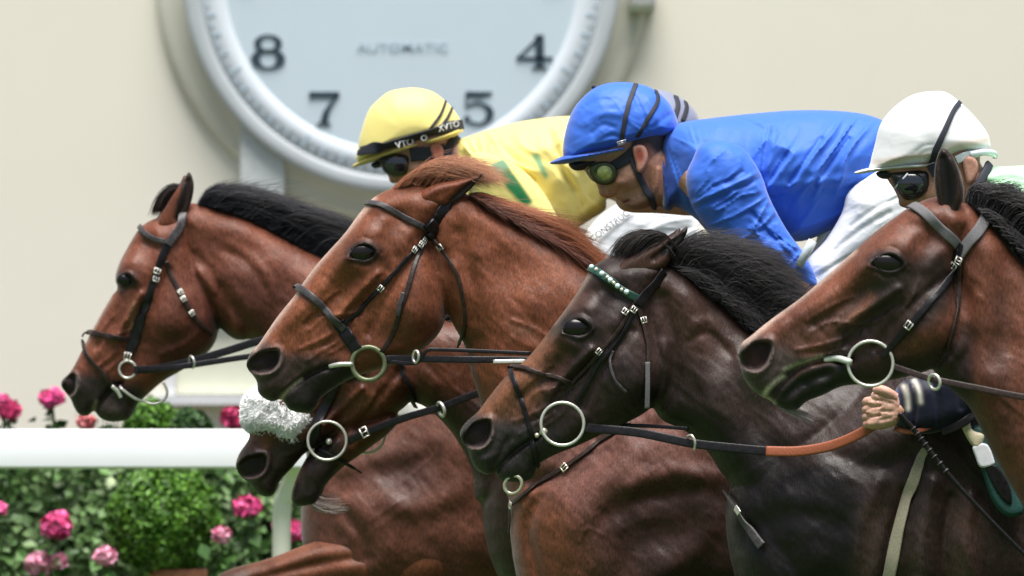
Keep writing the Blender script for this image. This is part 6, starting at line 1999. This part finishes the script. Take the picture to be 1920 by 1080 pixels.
for yy in (-.14, .14):
    form_obj('breeches', Form(fr, [dict(poly=Bq, W=.10, rr=.9)], y0=yy, step=.009, base=(.74, .76, .78)), M['breeches'], p)
Lq = [(2010, 680), (2090, 690), (2170, 790), (2250, 900), (2240, 920), (2150, 920), (2140, 905), (2170, 890), (2090, 800), (2020, 740)]
for yy in (-.27, .27):
    form_obj('boot', Form(fr, [dict(poly=Lq, W=.05, rr=.9)], y0=yy, step=.009), M['boot'], p)
HQ = [(1633, 330), (1632, 305), (1640, 272), (1651, 232), (1675, 202), (1710, 178), (1750, 171), (1776, 174), (1805, 196), (1830, 221), (1849, 246), (1856, 264), (1852, 285), (1800, 330), (1700, 350)]
cl = [(1560, 100), (1920, 100), (1920, 276), (1854, 286), (1800, 295), (1772, 307), (1735, 315), (1634, 321), (1560, 325)]
cf = Form(fr, [dict(poly=HQ, W=.102, R=.118)], [('stroke', -.0018, [(1715, 285), (1728, 275), (1745, 272)], 2.5), ('stroke', -.0015, [(1720, 293), (1732, 285), (1748, 282)], 2.5), ('folds', .0006, 16, -8, 4, 61)], clip=[cl], step=.0035,
          paint=[((.68, .56, .46), 'stroke', [(1640, 306), (1690, 297), (1735, 291)], 6, .8), ((.66, .54, .44), 'stroke', [(1765, 278), (1810, 270), (1850, 262)], 7, .8)], base=(.80, .81, .82))
cap = form_obj('cap', cf, M['cap_smooth'], p)
pk = Form(fr, [dict(poly=[(1598, 325), (1612, 319), (1636, 314), (1690, 309), (1736, 307), (1738, 314), (1690, 318), (1640, 322), (1615, 326)], W=[(1600, 324, .02), (1636, 317, .075), (1730, 311, .104)], R=.010)], step=.003, base=(.80, .81, .82))
form_obj('peak', pk, M['cap_smooth'], cap)
form_obj('cap_lining_shade', Form(fr, [dict(poly=[(1644, 322), (1690, 318), (1744, 312), (1756, 326), (1720, 334), (1670, 336), (1650, 334)], W=.080, rr=.8)], step=.0035), M['webbing_dark'], cap)  # stands for dark lining plus the shade under the peak
strap('goggle_strap', cf, [(1797, 194), (1784, 210), (1768, 245), (1752, 280), (1744, 302)], (9, 9, 10, 13, 12), M['webbing_dark'], p, .005, .004, mirror=True)
buckle(cf, 1744, 304, -60, 14, 12, p, ST, .008)
gf = Form(fr, [dict(poly=[(1668, 326), (1690, 320), (1735, 318), (1744, 336), (1738, 360), (1716, 374), (1694, 374), (1680, 356), (1672, 340)], W=.036, R=.02)], y0=-.034, step=.003)
gg = form_obj('goggles', gf, M['frame_black'], p)
mb = MB()
mb.ball((0, 0, 0), 1, 24, 14)
build('lens', np.concatenate(mb.V) * np.array([26 / fr.s, .012, 22 / fr.s]) + np.array(gf.surf(1706, 346, .0)[0]), mb.F, M['lens_dark'], gg)
mb = MB()
mb.tube([tuple(gf.surf(1682, 350, .012)[0]), tuple(gf.surf(1700, 330, .014)[0])], 1.8 / fr.s, 8)
mb.build('lens_trim', M['clear_plastic'], gg)
strap('goggle_band', hf, [(1742, 322), (1760, 312), (1778, 306)], 24, M['webbing_dark'], p, .008)
strap('goggle_band', hf, [(1790, 300), (1806, 292), (1820, 288), (1834, 284)], 16, M['clear_plastic'], p, .010)
mb = MB()
mb.tube(catmull([tuple(fr.p(1815, 290, -.07)), tuple(fr.p(1842, 286, -.055)), tuple(fr.p(1862, 288, -.02)), tuple(fr.p(1866, 292, .02))], 5, False), 6.5 / fr.s, 10)
mb.build('goggle_strap_clip', M['clear_plastic'], p)
strap('chin_strap', hf, [(1760, 316), (1768, 350), (1774, 390)], 16, M['webbing_dark'], p, .006)
strap('collar', hf, [(1842, 318), (1836, 334), (1828, 356)], 16, M['webbing_dark'], p, .022, .012)
wp = thing('whip', 'long thin black whip slanting down to the right from the rein hand', 'whip', tuple(fr.p(1690, 790, -.33)))
WP = catmull([tuple(fr.p(*q)) for q in ((1676, 772, -.335), (1705, 804, -.34), (1735, 845, -.345), (1780, 900, -.35), (1850, 975, -.36), (1930, 1056, -.37), (1990, 1120, -.375))], 8, False)
mb = MB()
mb.tube(WP, np.linspace(5.5, 3.4, len(WP)) / fr.s, 10)
mb.build('shaft', M['leather'], wp)
for i in range(7, 22, 2):
    mb = MB()
    d = WP[i + 1] - WP[i]
    mb.tube([WP[i] - d * .15, WP[i] + d * .25], 6.8 / fr.s, 10)
    mb.build('grip_band', M['leather_grey'], wp)

# ---------------------------------------------------------------- rider hidden behind the blue one
fr = Frame(LANE['E'])
p = thing('person', 'jockey mostly hidden behind the blue rider, only the back of a grey cap showing', 'person', tuple(fr.p(1350, 560)), 'jockeys racing')
d_ = (38, 27)
HQ2 = [(1062, 290), (1074, 232), (1100, 196), (1140, 174), (1190, 165), (1230, 168), (1262, 176), (1288, 192), (1308, 216), (1310, 240), (1290, 270), (1200, 320), (1110, 320)]
HQ2 = [(x if x > 1230 else 1230 - (1230 - x) * .78, y + (14 if x < 1230 else 0)) for x, y in HQ2]
cf = Form(fr, [dict(poly=HQ2, W=.102, R=.115)], clip=[[(900, 100), (1400, 100), (1400, 236), (1290, 252), (1100, 300), (900, 320)]], step=.004, base=(.22, .24, .33))
form_obj('cap', cf, M['cap_smooth'], p)
cap_strap('goggle_strap', cf, [(1266, 182), (1270, 200), (1262, 225)], 10, M['webbing_dark'], p, mirror=False)
cap_strap('goggle_strap', cf, [(1284, 192), (1286, 205), (1278, 228)], 9, M['webbing_dark'], p, mirror=False)
hf = Form(fr, [dict(poly=[(1120, 300), (1140, 240), (1200, 210), (1270, 230), (1285, 290), (1330, 330), (1330, 400), (1230, 400), (1170, 396), (1150, 370)], W=.066, rr=.9)], step=.006, base=SKIN)
form_obj('body', hf, M['skin'], p)
tq = [(1290, 300), (1320, 260), (1400, 248), (1550, 246), (1640, 262), (1680, 330), (1640, 400), (1500, 450), (1380, 430), (1300, 390)]
form_obj('jacket', Form(fr, [dict(poly=tq, W=.17, rr=.9)], step=.009, base=(.2, .22, .4)), M['silk'], p)
form_obj('breeches', Form(fr, [dict(poly=[(1560, 400), (1680, 340), (1720, 420), (1620, 560), (1520, 640), (1480, 600), (1520, 480)], W=.16, rr=.9)], step=.009, base=(.74, .76, .78)), M['breeches'], p)
